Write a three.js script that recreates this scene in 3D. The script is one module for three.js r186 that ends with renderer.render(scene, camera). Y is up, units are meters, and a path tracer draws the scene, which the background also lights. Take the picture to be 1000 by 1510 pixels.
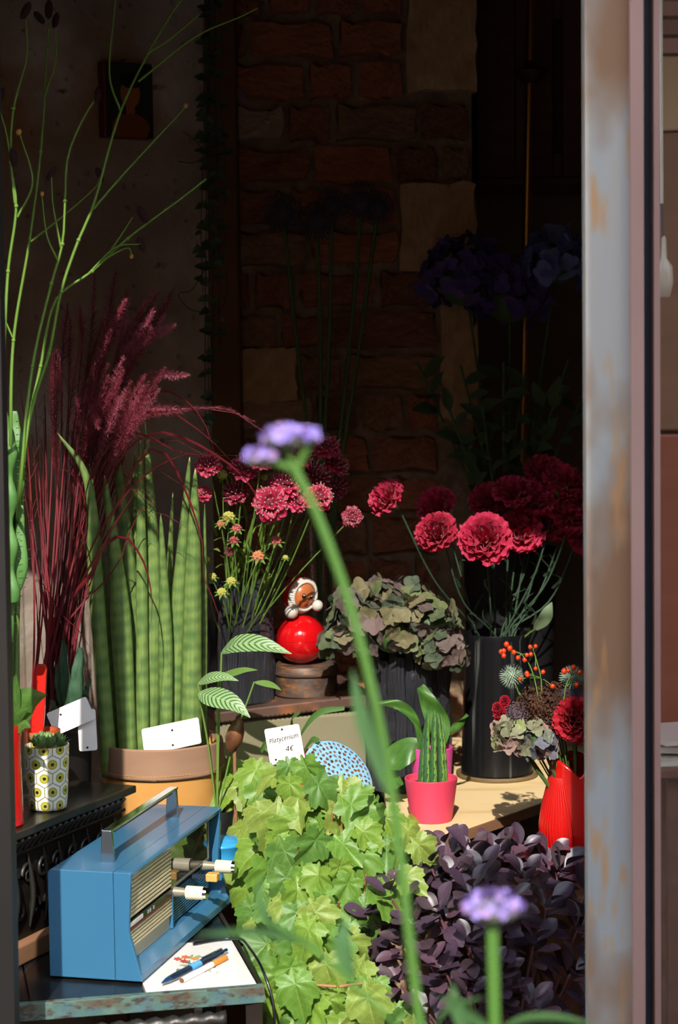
import * as THREE from 'three';
import { RoundedBoxGeometry } from 'three/addons/geometries/RoundedBoxGeometry.js';
import { mergeGeometries } from 'three/addons/utils/BufferGeometryUtils.js';

// ------------------------------------------------------------------ camera, sky, sun, exposure
const scene = new THREE.Scene();
const FP = 3028, EYE = 1.5, DEG = Math.PI / 180;
const camera = new THREE.PerspectiveCamera(2 * Math.atan(755 / FP) / DEG, 1000 / 1510, 0.05, 80);
camera.position.set(0, EYE, 0);
camera.rotation.order = 'YXZ';
camera.rotation.set(-4.5 * DEG, 0, -0.0128);
camera.focus = 3.05;
camera.userData.fStop = 5.2;
camera.updateMatrixWorld(true);
scene.add(camera);

const SUN = new THREE.Vector3(-0.08, 0.8, 1.0).normalize();
const renderer = new THREE.WebGLRenderer({ antialias: true });
renderer.toneMapping = THREE.LinearToneMapping;
renderer.toneMappingExposure = 1.0;
renderer.shadowMap.enabled = true;
// hazy summer sky: paler and warmer towards the horizon
const skyTex = (() => { const w = 64, h = 64, d = new Float32Array(w * h * 4); for (let y = 0; y < h; y++) for (let x = 0; x < w; x++) { const el = Math.max(0, ((y + .5) / h - .5) * 2), t = Math.pow(el, .6), k = (y * w + x) * 4; d[k] = .95 - .36 * t; d[k + 1] = .96 - .22 * t; d[k + 2] = .96 + .02 * t; d[k + 3] = 1; } const t = new THREE.DataTexture(d, w, h, THREE.RGBAFormat, THREE.FloatType); t.mapping = THREE.EquirectangularReflectionMapping; t.magFilter = t.minFilter = THREE.LinearFilter; t.needsUpdate = true; return t; })();
scene.background = skyTex; scene.environment = skyTex;
scene.backgroundIntensity = scene.environmentIntensity = 3.3;
const sun = new THREE.DirectionalLight(0xfff8ee, 5.8);
sun.name = 'sunlight';
sun.position.copy(SUN).multiplyScalar(12).add(new THREE.Vector3(0, 0.9, -3));
sun.target.position.set(0, 0.9, -3);
sun.castShadow = true;
sun.shadow.mapSize.set(2048, 2048);
Object.assign(sun.shadow.camera, { left: -3, right: 3, top: 3, bottom: -3, near: 1, far: 30 });
scene.add(sun, sun.target);

// ------------------------------------------------------------------ helpers
const V = (x, y, z) => new THREE.Vector3(x, y, z);
function rng(a) { return () => { a |= 0; a = a + 0x6D2B79F5 | 0; let t = Math.imul(a ^ a >>> 15, 1 | a); t = t + Math.imul(t ^ t >>> 7, 61 | t) ^ t; return ((t ^ t >>> 14) >>> 0) / 4294967296; }; }
function ray(px, py) { return V((px - 500) / FP, (755 - py) / FP, -1).applyQuaternion(camera.quaternion); }
function at(px, py, d) { const r = ray(px, py); return r.multiplyScalar(d / -r.z).add(camera.position); }      // point on the ray at depth d
function onY(px, py, y) { const r = ray(px, py); return r.multiplyScalar((y - EYE) / r.y).add(camera.position); } // point on a level plane
const mpx = (n, d) => n * d / FP;
const taken = {};
function numbered(n) { taken[n] = (taken[n] ?? -1) + 1; return taken[n] ? n + '_' + String(taken[n]).padStart(3, '0') : n; }
function thing(name, label, category, base = V(0, 0, 0), group) {
  const o = new THREE.Group(); o.name = numbered(name); o.position.copy(base); scene.add(o);
  o.userData.label = label; o.userData.category = category; if (group) o.userData.group = group;
  return o;
}
function part(name, geo, mat, parent, label) {                 // geometry in the parent's own axes
  const m = new THREE.Mesh(geo, mat); m.name = name; m.castShadow = m.receiveShadow = true;
  if (label) m.userData.label = label;
  parent.add(m); return m;
}
function wpart(name, geo, mat, parent, label) {                // geometry given in the world's axes
  let p = parent; const off = V(0, 0, 0); while (p && p !== scene) { off.add(p.position); p = p.parent; }
  geo.translate(-off.x, -off.y, -off.z); return part(name, geo, mat, parent, label);
}
function struct(name, geo, mat, label, category = 'building') {
  const m = part(name, geo, mat, scene); m.userData.kind = 'structure'; m.userData.label = label; m.userData.category = category; return m;
}
function clone(o, label) { const c = o.clone(); c.name = numbered(o.name.replace(/_\d{3}$/, '')); if (label) c.userData.label = label; scene.add(c); return c; }
function geoOf(pos, uv, idx) {
  const g = new THREE.BufferGeometry();
  g.setAttribute('position', new THREE.Float32BufferAttribute(pos, 3));
  g.setAttribute('uv', new THREE.Float32BufferAttribute(uv, 2));
  g.setIndex(idx); g.computeVertexNormals(); return g;
}
function merge(list) { return mergeGeometries(list.map((g) => { const k = g.index ? g.toNonIndexed() : g.clone(); for (const n of Object.keys(k.attributes)) if (!['position', 'normal', 'uv'].includes(n)) k.deleteAttribute(n); return k; })); }
function metric(geo, s = 1) {                                   // uv in metres by the way each face points
  const g = geo.index ? geo.toNonIndexed() : geo, p = g.attributes.position, n = g.attributes.normal, uv = [];
  for (let i = 0; i < p.count; i += 3) {
    let ax = 0, ay = 0, az = 0;
    for (let k = 0; k < 3; k++) { ax += n.getX(i + k); ay += n.getY(i + k); az += n.getZ(i + k); }
    ax = Math.abs(ax); ay = Math.abs(ay); az = Math.abs(az);
    for (let k = 0; k < 3; k++) {
      const x = p.getX(i + k), y = p.getY(i + k), z = p.getZ(i + k);
      if (ax > ay && ax > az) uv.push(z * s, y * s); else if (ay > az) uv.push(x * s, z * s); else uv.push(x * s, y * s);
    }
  }
  g.setAttribute('uv', new THREE.Float32BufferAttribute(uv, 2)); return g;
}
function box(w, h, d, x = 0, y = 0, z = 0, r = 0) {              // centred in x and z, standing on y
  const g = r ? new RoundedBoxGeometry(w, h, d, 2, r) : new THREE.BoxGeometry(w, h, d);
  g.translate(x, y + h / 2, z); return metric(g);
}
function span(x0, x1, y0, y1, z0, z1, r) { return box(x1 - x0, y1 - y0, z1 - z0, (x0 + x1) / 2, y0, (z0 + z1) / 2, r); }
function lathe(profile, seg = 40, fn) {
  const g = new THREE.LatheGeometry(profile.map(([r, y]) => new THREE.Vector2(Math.max(r, 1e-5), y)), seg);
  if (fn) { const p = g.attributes.position; const v = V(0, 0, 0); for (let i = 0; i < p.count; i++) { v.fromBufferAttribute(p, i); fn(v); p.setXYZ(i, v.x, v.y, v.z); } g.computeVertexNormals(); }
  return g;
}
function curveOf(pts) { return new THREE.CatmullRomCurve3(pts, false, 'centripetal'); }
function tube(pts, r, seg = 12, rad = 6, fn) {                  // r: number or function of 0..1
  const c = pts.getPointAt ? pts : curveOf(pts), f = typeof r === 'function' ? r : () => r, fr = c.computeFrenetFrames(seg), pos = [], uv = [], idx = [];
  for (let i = 0; i <= seg; i++) {
    const t = i / seg, p = c.getPointAt(t), R = f(t);
    for (let j = 0; j <= rad; j++) {
      const a = j / rad * 2 * Math.PI, k = fn ? fn(a, t) : 1;
      const q = p.clone().addScaledVector(fr.normals[i], Math.cos(a) * R * k).addScaledVector(fr.binormals[i], Math.sin(a) * R * k);
      pos.push(q.x, q.y, q.z); uv.push(j / rad, t);
      if (i < seg && j < rad) { const a0 = i * (rad + 1) + j, b0 = a0 + rad + 1; idx.push(a0, b0, a0 + 1, b0, b0 + 1, a0 + 1); }
    }
  }
  for (const e of [0, seg]) {
    const p = c.getPointAt(e / seg), n0 = pos.length / 3; pos.push(p.x, p.y, p.z); uv.push(.5, e / seg);
    for (let j = 0; j < rad; j++) { const a0 = e * (rad + 1) + j; if (e) idx.push(n0, a0 + 1, a0); else idx.push(n0, a0, a0 + 1); }
  }
  return geoOf(pos, uv, idx);
}
function ribbon(pts, wfn, side, seg = 10, fold = 0.2, across = 2, wave) {   // a blade along a curve; side: its width direction
  const c = curveOf(pts), pos = [], uv = [], idx = [], n = across * 2;
  for (let i = 0; i <= seg; i++) {
    const t = i / seg, p = c.getPointAt(t), tg = c.getTangentAt(t), s = (typeof side === 'function' ? side(t) : side).clone();
    s.addScaledVector(tg, -s.dot(tg)).normalize(); const up = V(0, 0, 0).crossVectors(s, tg), w = wfn(t);
    for (let j = 0; j <= n; j++) {
      const a = j / n * 2 - 1, q = p.clone().addScaledVector(s, a * w).addScaledVector(up, Math.abs(a) * w * fold + (wave ? wave(a, t) : 0));
      pos.push(q.x, q.y, q.z); uv.push(j / n, t);
      if (i < seg && j < n) { const a0 = i * (n + 1) + j, b0 = a0 + n + 1; idx.push(a0, a0 + 1, b0, b0, a0 + 1, b0 + 1); }
    }
  }
  return geoOf(pos, uv, idx);
}
function leafFrom(outline, L, Wd, { fold = .15, droop = .25, rings = 4, ripple = 0, teeth = 0, seed = 1 } = {}) {
  // outline(a): half width at a along the leaf 0..1; a sheet in its own axes: base at 0, tip along +y, face +z
  const pos = [], uv = [], idx = [], N = 14, M = rings, R = rng(seed), ph = R() * 6;
  for (let i = 0; i <= N; i++) for (let j = -M; j <= M; j++) {
    const a = i / N, u = j / M; let w = outline(a) * Wd / 2;
    if (teeth && Math.abs(j) === M) w *= 1 - teeth * (i % 2);
    const y = a * L, z = Math.abs(u) * w * fold - droop * L * a * a + ripple * Math.sin(a * 9 + ph + u * 2) * L * Math.abs(u);
    pos.push(u * w, y, z); uv.push(.5 + u * .5, a);
    if (i < N && j < M) { const p = i * (2 * M + 1) + j + M, q = p + 2 * M + 1; idx.push(p, p + 1, q, q, p + 1, q + 1); }
  }
  return geoOf(pos, uv, idx);
}
function lobed(L, seed, droopK = .3) {                          // a three to five lobed toothed leaf (own axes: petiole at 0, tip +y, face +z)
  const R = rng(seed), pos = [], uv = [], idx = [], N = 44, RINGS = 4, cy = .34 * L;
  const lobes = [[Math.PI / 2, .66, .8], [Math.PI / 2 + 1.0, .52, .72], [Math.PI / 2 - 1.0, .52, .72], [Math.PI / 2 + 1.95, .4, .8], [Math.PI / 2 - 1.95, .4, .8]];
  const kf = (R() - .25) * .75, dr = droopK * (.6 + R() * .8), tw = (R() - .5) * .5, ph = R() * 6;
  for (let k = 0; k <= RINGS; k++) for (let i = 0; i < N; i++) {
    const th = i / N * 2 * Math.PI - Math.PI / 2; let r = .2;
    for (const [a, len, sp] of lobes) { let d = Math.abs(Math.atan2(Math.sin(th - a), Math.cos(th - a))); r = Math.max(r, len * (1 - .52 * Math.pow(Math.min(1.9, d / sp), 1.5))); }
    const bd = Math.abs(Math.atan2(Math.sin(th + Math.PI / 2), Math.cos(th + Math.PI / 2)));
    if (bd < .22) r = .3;
    if (k === RINGS) r *= 1 - .1 * (i % 2);
    const f = k / RINGS, x = Math.cos(th) * r * L * f, y = cy + Math.sin(th) * r * L * f;
    let vein = 0; for (const [a] of lobes) { const d = Math.abs(Math.atan2(Math.sin(th - a), Math.cos(th - a))); vein = Math.max(vein, 1 - d / .42); }
    const rr = Math.hypot(x, y - cy) / L;
    const z = kf * Math.abs(x) - dr * L * Math.pow(Math.hypot(x, y * .8) / L, 2) + tw * x * y / L - vein * .09 * L * rr * 1.6 + .015 * L * Math.sin(x / L * 14 + ph) + .02 * L * Math.sin(y / L * 11 + ph);
    pos.push(x, y, z); uv.push(.5 + x / L / 1.2, y / L);
    if (k < RINGS) { const a = k * N + i, b = k * N + (i + 1) % N; idx.push(a, a + N, b, b, a + N, b + N); }
  }
  return geoOf(pos, uv, idx);
}
function aim(o, pos, yDir, zDir) {                               // put an object at pos, its +y along yDir, its +z towards zDir
  const y = yDir.clone().normalize(), z = zDir.clone().addScaledVector(y, -zDir.dot(y)).normalize(), x = V(0, 0, 0).crossVectors(y, z);
  o.position.copy(pos); o.quaternion.setFromRotationMatrix(new THREE.Matrix4().makeBasis(x, y, z)); return o;
}
function placed(geo, pos, yDir, zDir, s = 1) { const o = aim(new THREE.Object3D(), pos, yDir, zDir); o.scale.setScalar(s); o.updateMatrix(); return geo.clone().applyMatrix4(o.matrix); }
function inPoly(x, y, P) { let c = false; for (let i = 0, j = P.length - 1; i < P.length; j = i++) if ((P[i][1] > y) !== (P[j][1] > y) && x < (P[j][0] - P[i][0]) * (y - P[i][1]) / (P[j][1] - P[i][1]) + P[i][0]) c = !c; return c; }

// ---- textures
function noise2(seed, P) {                                       // tiling value noise with P cells a side
  const R = rng(seed), g = Float32Array.from({ length: P * P }, () => R()), s = (t) => t * t * (3 - 2 * t);
  return (u, v) => { u = ((u % 1) + 1) % 1 * P; v = ((v % 1) + 1) % 1 * P; const i = Math.floor(u), j = Math.floor(v), a = s(u - i), b = s(v - j), G = (x, y) => g[(y % P) * P + x % P]; return (G(i, j) * (1 - a) + G(i + 1, j) * a) * (1 - b) + (G(i, j + 1) * (1 - a) + G(i + 1, j + 1) * a) * b; };
}
function fbm(seed, P, oct = 4) { const ns = Array.from({ length: oct }, (_, k) => noise2(seed + k * 17, P << k)); return (u, v) => { let a = 0, w = .5, t = 0; for (const n of ns) { a += n(u, v) * w; t += w; w *= .55; } return a / t; }; }
function tex(w, h, fn, srgb = true, rep = [1, 1]) {               // fn(u, v) -> [r, g, b] in 0..255 or one number 0..1
  const d = new Uint8Array(w * h * 4);
  for (let y = 0; y < h; y++) for (let x = 0; x < w; x++) { let c = fn(x / w, y / h); if (typeof c === 'number') c = [c * 255, c * 255, c * 255]; const k = (y * w + x) * 4; d[k] = Math.max(0, Math.min(255, c[0])); d[k + 1] = Math.max(0, Math.min(255, c[1])); d[k + 2] = Math.max(0, Math.min(255, c[2])); d[k + 3] = 255; }
  const t = new THREE.DataTexture(d, w, h); t.wrapS = t.wrapT = THREE.RepeatWrapping; t.magFilter = THREE.LinearFilter; t.minFilter = THREE.LinearMipmapLinearFilter; t.generateMipmaps = true;
  if (srgb) t.colorSpace = THREE.SRGBColorSpace; t.repeat.set(...rep); t.needsUpdate = true; return t;
}
const lerp3 = (a, b, t) => { t = Math.max(0, Math.min(1, t)); return [a[0] + (b[0] - a[0]) * t, a[1] + (b[1] - a[1]) * t, a[2] + (b[2] - a[2]) * t]; };
function canvasTex(w, h, draw) { const c = document.createElement('canvas'); c.width = w; c.height = h; draw(c.getContext('2d'), w, h); const t = new THREE.CanvasTexture(c); t.colorSpace = THREE.SRGBColorSpace; t.magFilter = THREE.LinearFilter; return t; }
const mat = (o) => { const m = new THREE.MeshPhysicalMaterial({ roughness: .7, side: THREE.DoubleSide, ...o }); return m; };
const leafMat = (o) => mat({ roughness: .55, transmission: .3, thickness: 0, ...o });

// ------------------------------------------------------------------ surfaces
const fA = fbm(3, 4, 5), fB = fbm(11, 8, 4), fC = fbm(23, 3, 5), fD = fbm(41, 16, 3), fE = fbm(57, 2, 4);
const plasterMap = tex(512, 512, (u, v) => { const a = fA(u, v), b = fC(u, v), c = fD(u * 2, v * 2); let k = lerp3([140, 124, 110], [194, 182, 170], (a - .3) * 2); k = lerp3(k, [142, 108, 76], (b - .52) * 4); if (c > .74) k = lerp3(k, [84, 68, 56], (c - .74) * 5); return k; }, true, [1, 1]);
const plasterBump = tex(512, 512, (u, v) => fB(u, v) * .6 + fD(u * 2, v * 2) * .4, false);
const M = {};
M.plaster = mat({ map: plasterMap, bumpMap: plasterBump, bumpScale: .006, roughness: .95 });
M.mortar = mat({ map: tex(256, 256, (u, v) => lerp3([112, 90, 68], [164, 138, 110], fB(u, v) * 1.3 - .1)), bumpMap: tex(256, 256, (u, v) => fD(u, v), false), bumpScale: .006, roughness: 1 });
M.stone = mat({ map: tex(256, 256, (u, v) => lerp3([164, 130, 94], [204, 170, 128], fB(u, v) * 1.4 - .2)), bumpMap: tex(256, 256, (u, v) => fB(u * 3, v) * .7 + fD(u, v) * .3, false), bumpScale: .006, roughness: 1 });
for (const k of ['map', 'bumpMap']) { M.stone[k].repeat.set(4, 4); M.mortar[k].repeat.set(4, 4); M.plaster[k].repeat.set(1.6, 1.6); }
const brickBump = tex(256, 256, (u, v) => fB(u, v) * .5 + fD(u, v) * .5, false);
M.bricks = [[[146, 80, 54], [176, 110, 78]], [[124, 70, 50], [158, 102, 72]], [[118, 84, 60], [156, 116, 86]], [[100, 60, 46], [140, 90, 66]], [[152, 122, 102], [188, 158, 136]]].map(([a, b], i) => mat({ map: tex(256, 256, (u, v) => { const n = fB(u + i * .21, v + i * .37), m = fD(u, v + i * .11); return lerp3(lerp3(a, b, n * 1.6 - .3), [150, 120, 92], (m - .6) * 2.6); }), bumpMap: brickBump, bumpScale: .006, roughness: .95 }));
M.concrete = mat({ map: tex(256, 256, (u, v) => lerp3([70, 66, 62], [98, 92, 86], fA(u, v) * 1.4 - .2)), roughness: .95 });
M.paving = mat({ map: tex(256, 256, (u, v) => lerp3([74, 70, 66], [100, 95, 88], fA(u, v) * 1.4 - .2)), roughness: .95 });
M.darkWall = mat({ map: tex(256, 256, (u, v) => lerp3([118, 100, 84], [148, 128, 110], fA(u, v) * 1.4 - .2)), roughness: .95 });
M.stucco = mat({ map: tex(256, 256, (u, v) => lerp3([104, 78, 60], [126, 98, 78], fA(u, v) * 1.4 - .2)), roughness: .95 });
M.darkWood = mat({ map: tex(512, 256, (u, v) => lerp3([72, 42, 26], [112, 68, 42], fbmWood(u, v))), roughness: .75 });
M.brownTrim = mat({ map: tex(256, 256, (u, v) => lerp3([80, 52, 30], [112, 76, 46], fB(u * .4, v) * 1.4 - .2)), roughness: .9 });
function fbmWood(u, v) { return fB(u, v * 5) * .55 + fD(u * .5, v * 6) * .45; }
const grain = fbm(71, 4, 4);
M.paleWood = mat({ map: tex(512, 512, (u, v) => { const g = grain(u * 1, v * 6); return lerp3(lerp3([226, 196, 142], [238, 212, 162], fA(u, v)), [206, 170, 112], (g - .52) * 3.4); }), roughness: .6 });
M.rawWood = mat({ map: tex(256, 256, (u, v) => lerp3([122, 84, 56], [168, 122, 86], fbmWood(u, v))), roughness: .85 });
M.rustAndShade = mat({ map: tex(512, 512, (u, v) => {
  const s = fB(u * 2, v * .5), p = fD(u * 1.5, v * 1.5), q = fC(u, v * 3) + .16 * (.55 - v); let c = lerp3([156, 161, 165], [172, 166, 158], s * 2 - .5);  // rust grows browner downward, also painting in the light that fades down the post
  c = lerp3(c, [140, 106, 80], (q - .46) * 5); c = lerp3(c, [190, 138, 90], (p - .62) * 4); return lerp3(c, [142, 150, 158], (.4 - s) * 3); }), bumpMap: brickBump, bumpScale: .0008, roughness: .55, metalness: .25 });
M.rustAndShade.map.repeat.set(2, .48);
M.rustPink = mat({ map: tex(256, 256, (u, v) => lerp3([150, 116, 108], [170, 136, 126], fB(u, v * .4) * 1.6 - .3)), roughness: .55, metalness: .2 });
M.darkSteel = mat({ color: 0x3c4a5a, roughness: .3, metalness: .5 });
M.blackSteel = mat({ map: tex(128, 256, (u, v) => lerp3([20, 17, 15], [36, 27, 21], fB(u, v) * 1.6 - .4)), roughness: .6, metalness: .2 });
M.glass = mat({ color: 0xffffff, transmission: 1, thickness: 0, roughness: .02, ior: 1.5 });
M.brass = mat({ color: 0xb48a3c, metalness: 1, roughness: .28 });
M.black = mat({ color: 0x161618, roughness: .6 });

// ------------------------------------------------------------------ the place
struct('floor', span(-2.2, 2.2, -.1, 0, -4.8, -2.33), M.concrete, 'grey concrete shop floor in the dark', 'floor');
struct('ground', span(-8, 8, -.1, 0, -2.33, 8), M.paving, 'pale stone street paving outside the shop', 'ground');
struct('ceiling', span(-2.2, 2.2, 3, 3.12, -4.8, -2.33), M.darkWall, 'plastered shop ceiling', 'ceiling');
struct('wall_right', span(1.7, 1.85, 0, 3, -4.5, -2.33), M.darkWall, 'plastered side wall of the shop', 'wall');
struct('wall_recess', span(.2, 1.75, 0, 3, -4.5, -4.4), M.darkWall, 'plastered wall at the back of the recess', 'wall');
struct('wall_side', span(-1.4, -1.25, 0, 3, -3.3, -2.33), M.plaster, 'plaster side wall beside the shop front', 'wall');
{ // plaster wall that recedes to the right
  const A = V(-1.3, 0, -3.0), B = V(-.2, 0, -3.757), L = A.distanceTo(B);
  const g = metric(new THREE.BoxGeometry(L, 3, .12)); g.translate(L / 2, 1.5, -.06);
  const w = struct('wall_left', g, M.plaster, 'rough grey stained plaster wall behind the plants', 'wall');
  w.position.copy(A); w.rotation.y = Math.atan2(-(B.z - A.z), B.x - A.x);
}
struct('trim_corner', span(-.232, -.176, 0, 3, -3.9, -3.735, .006), M.brownTrim, 'brown strip in the corner between plaster and bricks', 'corner strip');
{ // brick wall: mortar core, each brick its own piece
  const D = 3.85, wall = struct('wall_back', span(-.3, .255, 0, 3, -4.45, -D), M.mortar, 'old red brick wall with wide crumbling mortar joints', 'wall');
  const variants = [0, 1, 2, 3].map((s) => { const R = rng(90 + s), g = new THREE.BoxGeometry(1, 1, 1, 5, 3, 1), p = g.attributes.position, seen = {};
    for (let i = 0; i < p.count; i++) { const k = [p.getX(i), p.getY(i), p.getZ(i)].map((v) => v.toFixed(2)).join(); const j = seen[k] ??= [(R() - .5) * .08, (R() - .5) * .22, (R() - .5) * .5]; p.setXYZ(i, p.getX(i) + j[0], p.getY(i) + j[1], p.getZ(i) + j[2]); }
    g.computeVertexNormals(); return g; });
  const R = rng(7), X = (px) => at(px, 400, D).x, Yp = (py) => at(500, py, D).y, pitch = .0765;
  for (let row = 0; row < 18; row++) {
    const yc = Yp(0) - row * pitch + .003, py = row * 60 + 2;
    let x = X(343) - (row % 2) * .05, lim = py < 135 ? X(594) : py < 262 ? X(690) : py < 410 ? X(584) : X(640);
    if (py > 490 && py < 600) x = X(440);
    while (x < lim - .03) {
      let w = (R() < .35 ? .062 : .128) + R() * .022; if (lim - x - w < .05) w = lim - x;
      const x0 = Math.max(x, X(343)), bw = x + w - x0;
      if (bw > .03) { const b = part('brick', variants[Math.floor(R() * 4)], M.bricks[Math.floor(R() * R() * 5)], wall); b.position.set(x0 + bw / 2, yc, -D + .002); b.scale.set(bw, .059, .022 + R() * .012); b.rotation.z = (R() - .5) * .03; }
      x += w + .013;
    }
  }
  const rough = (px0, px1, py0, py1, depth, seed) => { const x0 = X(px0), x1 = X(px1), y0 = Yp(py1), y1 = Yp(py0), g = new THREE.BoxGeometry(x1 - x0, y1 - y0, depth, 8, 8, 1), p = g.attributes.position, r = rng(seed), seen = {};
    for (let i = 0; i < p.count; i++) { const k = [p.getX(i), p.getY(i), p.getZ(i)].map((v) => v.toFixed(4)).join(); const j = seen[k] ??= [(r() - .5) * .008, (r() - .5) * .008, (r() - .5) * .008]; p.setXYZ(i, p.getX(i) + j[0], p.getY(i) + j[1], p.getZ(i) + j[2]); }
    g.computeVertexNormals(); const m = part('stone_block', metric(g), M.stone, wall, 'rough beige stone block'); m.position.set((x0 + x1) / 2, (y0 + y1) / 2, -D + .004); };
  rough(604, 703, -40, 138, .05, 5); rough(592, 702, 272, 402, .03, 6); rough(344, 436, 512, 592, .03, 8); rough(648, 703, 425, 620, .03, 9);
}
// shop front: wall round the opening, lintel
struct('wall_front', merge([span(-8, -.75, 0, 3.4, -2.45, -2.33), span(1.15, 8, 0, 3.4, -2.45, -2.33), span(-.75, 1.15, 2.08, 3.4, -2.45, -2.33)]), M.stucco, 'street side wall with the shop opening', 'wall');
// the low house across the lane
struct('wall_opposite', span(-8, 8, 0, 4.6, 3.2, 3.8), M.stucco, 'low shaded house front across the lane', 'building');

function pillar(x0a, x1a, x0b, x1b, d0, d1) {                   // upright bar; its edges x at photo rows 0 and 1510
  const P = [], e = (a, b, y) => a + (b - a) * y / 1510;
  for (const y of [-330, 2400]) for (const d of [d0, d1]) for (const s of [0, 1]) { const q = at(s ? e(x1a, x1b, y) : e(x0a, x0b, y), y, d0); P.push([q.x, q.y, -d]); }
  P.forEach((p, i) => { p[1] = i < 4 ? 2.08 : 0; });
  const f = [[0, 1, 5, 4], [3, 2, 6, 7], [1, 3, 7, 5], [2, 0, 4, 6], [2, 3, 1, 0], [4, 5, 7, 6]], pos = [], uv = [], idx = [];
  for (const q of f) { const n = pos.length / 3; for (const k of q) pos.push(...P[k]); uv.push(0, 0, 1, 0, 1, 1, 0, 1); idx.push(n, n + 2, n + 1, n, n + 3, n + 2); }
  return metric(geoOf(pos, uv, idx));
}
{
  const post = struct('trim_post', pillar(862, 931, 868, 936, 2.42, 2.45), M.rustAndShade, 'rusty grey steel door post with orange stains', 'door post');
  part('ridge', pillar(929, 949, 934, 952, 2.412, 2.49), M.rustPink, post, 'pinkish rusty rounded edge');
  part('groove', pillar(946, 966, 950, 968, 2.45, 2.5), M.darkSteel, post, 'dark steel groove with the blue of the reflected sky in its colour');  // blue sky reflection is put into the groove colour
  part('glazing_bead', pillar(964, 973, 966, 975, 2.43, 2.5), M.rustPink, post);
  struct('trim_mullion', pillar(-62, -10, -46, 22, 2.47, 2.51), M.blackSteel, 'dark steel upright at the edge of the opening', 'upright');
  const win = struct('window_1', span(at(966, 700, 2.46).x, 1.15, .05, 2.08, -2.464, -2.458), M.glass, 'shop window pane beside the rusty post', 'window');
  part('window_frame', merge([span(1.09, 1.15, 0, 2.08, -2.5, -2.42), span(.37, 1.15, 0, .06, -2.5, -2.42)]), M.rustAndShade, win);
}
{ // added out-of-view trunk and plate that shade the door post and purple bush
  const o = thing('added_shade_trunk', 'added unseen trunk with a plate, casting shade on the door post and purple bush', 'tree', V(.248, 0, -.6));
  part('trunk', lathe([[.16, 0], [.13, .12], [.105, .5], [.1, 2], [.105, 3.2], [.12, 3.8], [0, 3.85]], 28, (v) => { const a = Math.atan2(v.z, v.x), k = 1 + .03 * Math.sin(a * 7 + v.y * 2); v.x *= k; v.z *= k; }), mat({ map: tex(128, 128, (u, v) => lerp3([70, 58, 46], [112, 96, 78], fD(u, v * .3) * 1.6 - .3)), roughness: 1 }), o);
  part('plate', box(.22, .46, .012, -.15, 2.2, .09, .003), mat({ color: 0x6a6e70, roughness: .5 }), o);
}
{ // things added behind the pane to stand in for its street reflection
  const X0 = .375, X1 = .75, D = 2.72;
  const cab = thing('reflection_panels', 'brown panels added close behind the window pane in place of its reflection', 'cabinet', V(.6, 0, -D - .1));
  const y = (p) => at(985, p, D).y;
  wpart('door', span(.415, .9, .06, y(640), -D - .16, -D, .004), mat({ map: tex(128, 256, (u, v) => lerp3([112, 52, 34], [134, 72, 48], fbmWood(u, v))), roughness: .5 }), cab, 'reddish brown lower part of the reflection');
  wpart('panel', span(.415, .9, y(640) + .004, y(195), -D - .16, -D, .004), mat({ map: tex(128, 256, (u, v) => lerp3([96, 66, 44], [124, 86, 60], fbmWood(u, v))), roughness: .5 }), cab, 'brown panel');
  wpart('panel', span(.415, .9, y(193), y(82), -D - .16, -D, .004), mat({ color: 0xa48a68, roughness: .6 }), cab, 'beige panel');
  for (let k = 0; k < 6; k++) wpart('slat', span(.415, .9, y(78) + k * .024, y(78) + .02 + k * .024, -D - .16, -D, .003), mat({ color: [0x9a7468, 0x7c5c54][k % 2], roughness: .6 }), cab, 'pinkish slat');
  const lamp = thing('hanging_rod', 'thin steel rod with a glass stopper hanging behind the window pane', 'rod', at(975, 410, 2.6));
  wpart('rod', tube([at(974, -160, 2.6), at(976, 300, 2.6)], .0022, 4, 8), mat({ color: 0xb8b4ac, metalness: .8, roughness: .3 }), lamp);
  wpart('stopper', lathe([[0, 0], [.008, .002], [.012, .02], [.011, .04], [.004, .05], [.003, .075], [.0, .08]], 20).translate(...at(979, 440, 2.6).toArray()), mat({ color: 0xb0a494, roughness: .2 }), lamp);
  wpart('cord', tube([at(976, 299, 2.6), at(979, 372, 2.6)], .0015, 3, 6), M.darkSteel, lamp);
  const mg = (py, col, dy, lab) => { const b = thing('magazine', lab, 'magazine', V(.46, at(985, py, 2.6).y, -2.62), 'magazines added behind the window pane in place of reflected ones'); part('pages', box(.14, .008, .1, 0, 0, 0), mat({ color: 0xbab2a4, roughness: .8 }), b); part('cover', box(.142, .002, .102, 0, .008, 0), mat({ color: col, roughness: .4 }), b); b.rotation.y = dy; };
  mg(1090, 0xb8a49a, .3, 'pale magazine lying on the stack behind the pane'); mg(1106, 0x7c3f55, -.2, 'plum magazine under the pale one behind the pane'); mg(1122, 0xb0a898, .1, 'grey magazine at the foot of the stack behind the pane');
  const st = thing('magazine_stand', 'dark stand that carries the magazines behind the pane', 'stand', V(.5, 0, -2.62));
  part('top', box(.22, .014, .14, 0, at(985, 1122, 2.6).y - .0141, 0, .003), M.darkWood, st);
  for (const [x, z] of [[-.08, -.05], [.09, -.05], [-.08, .05], [.09, .05]]) part('leg', box(.016, at(985, 1122, 2.6).y - .0141, .016, x, 0, z), M.darkWood, st);
}
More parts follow.
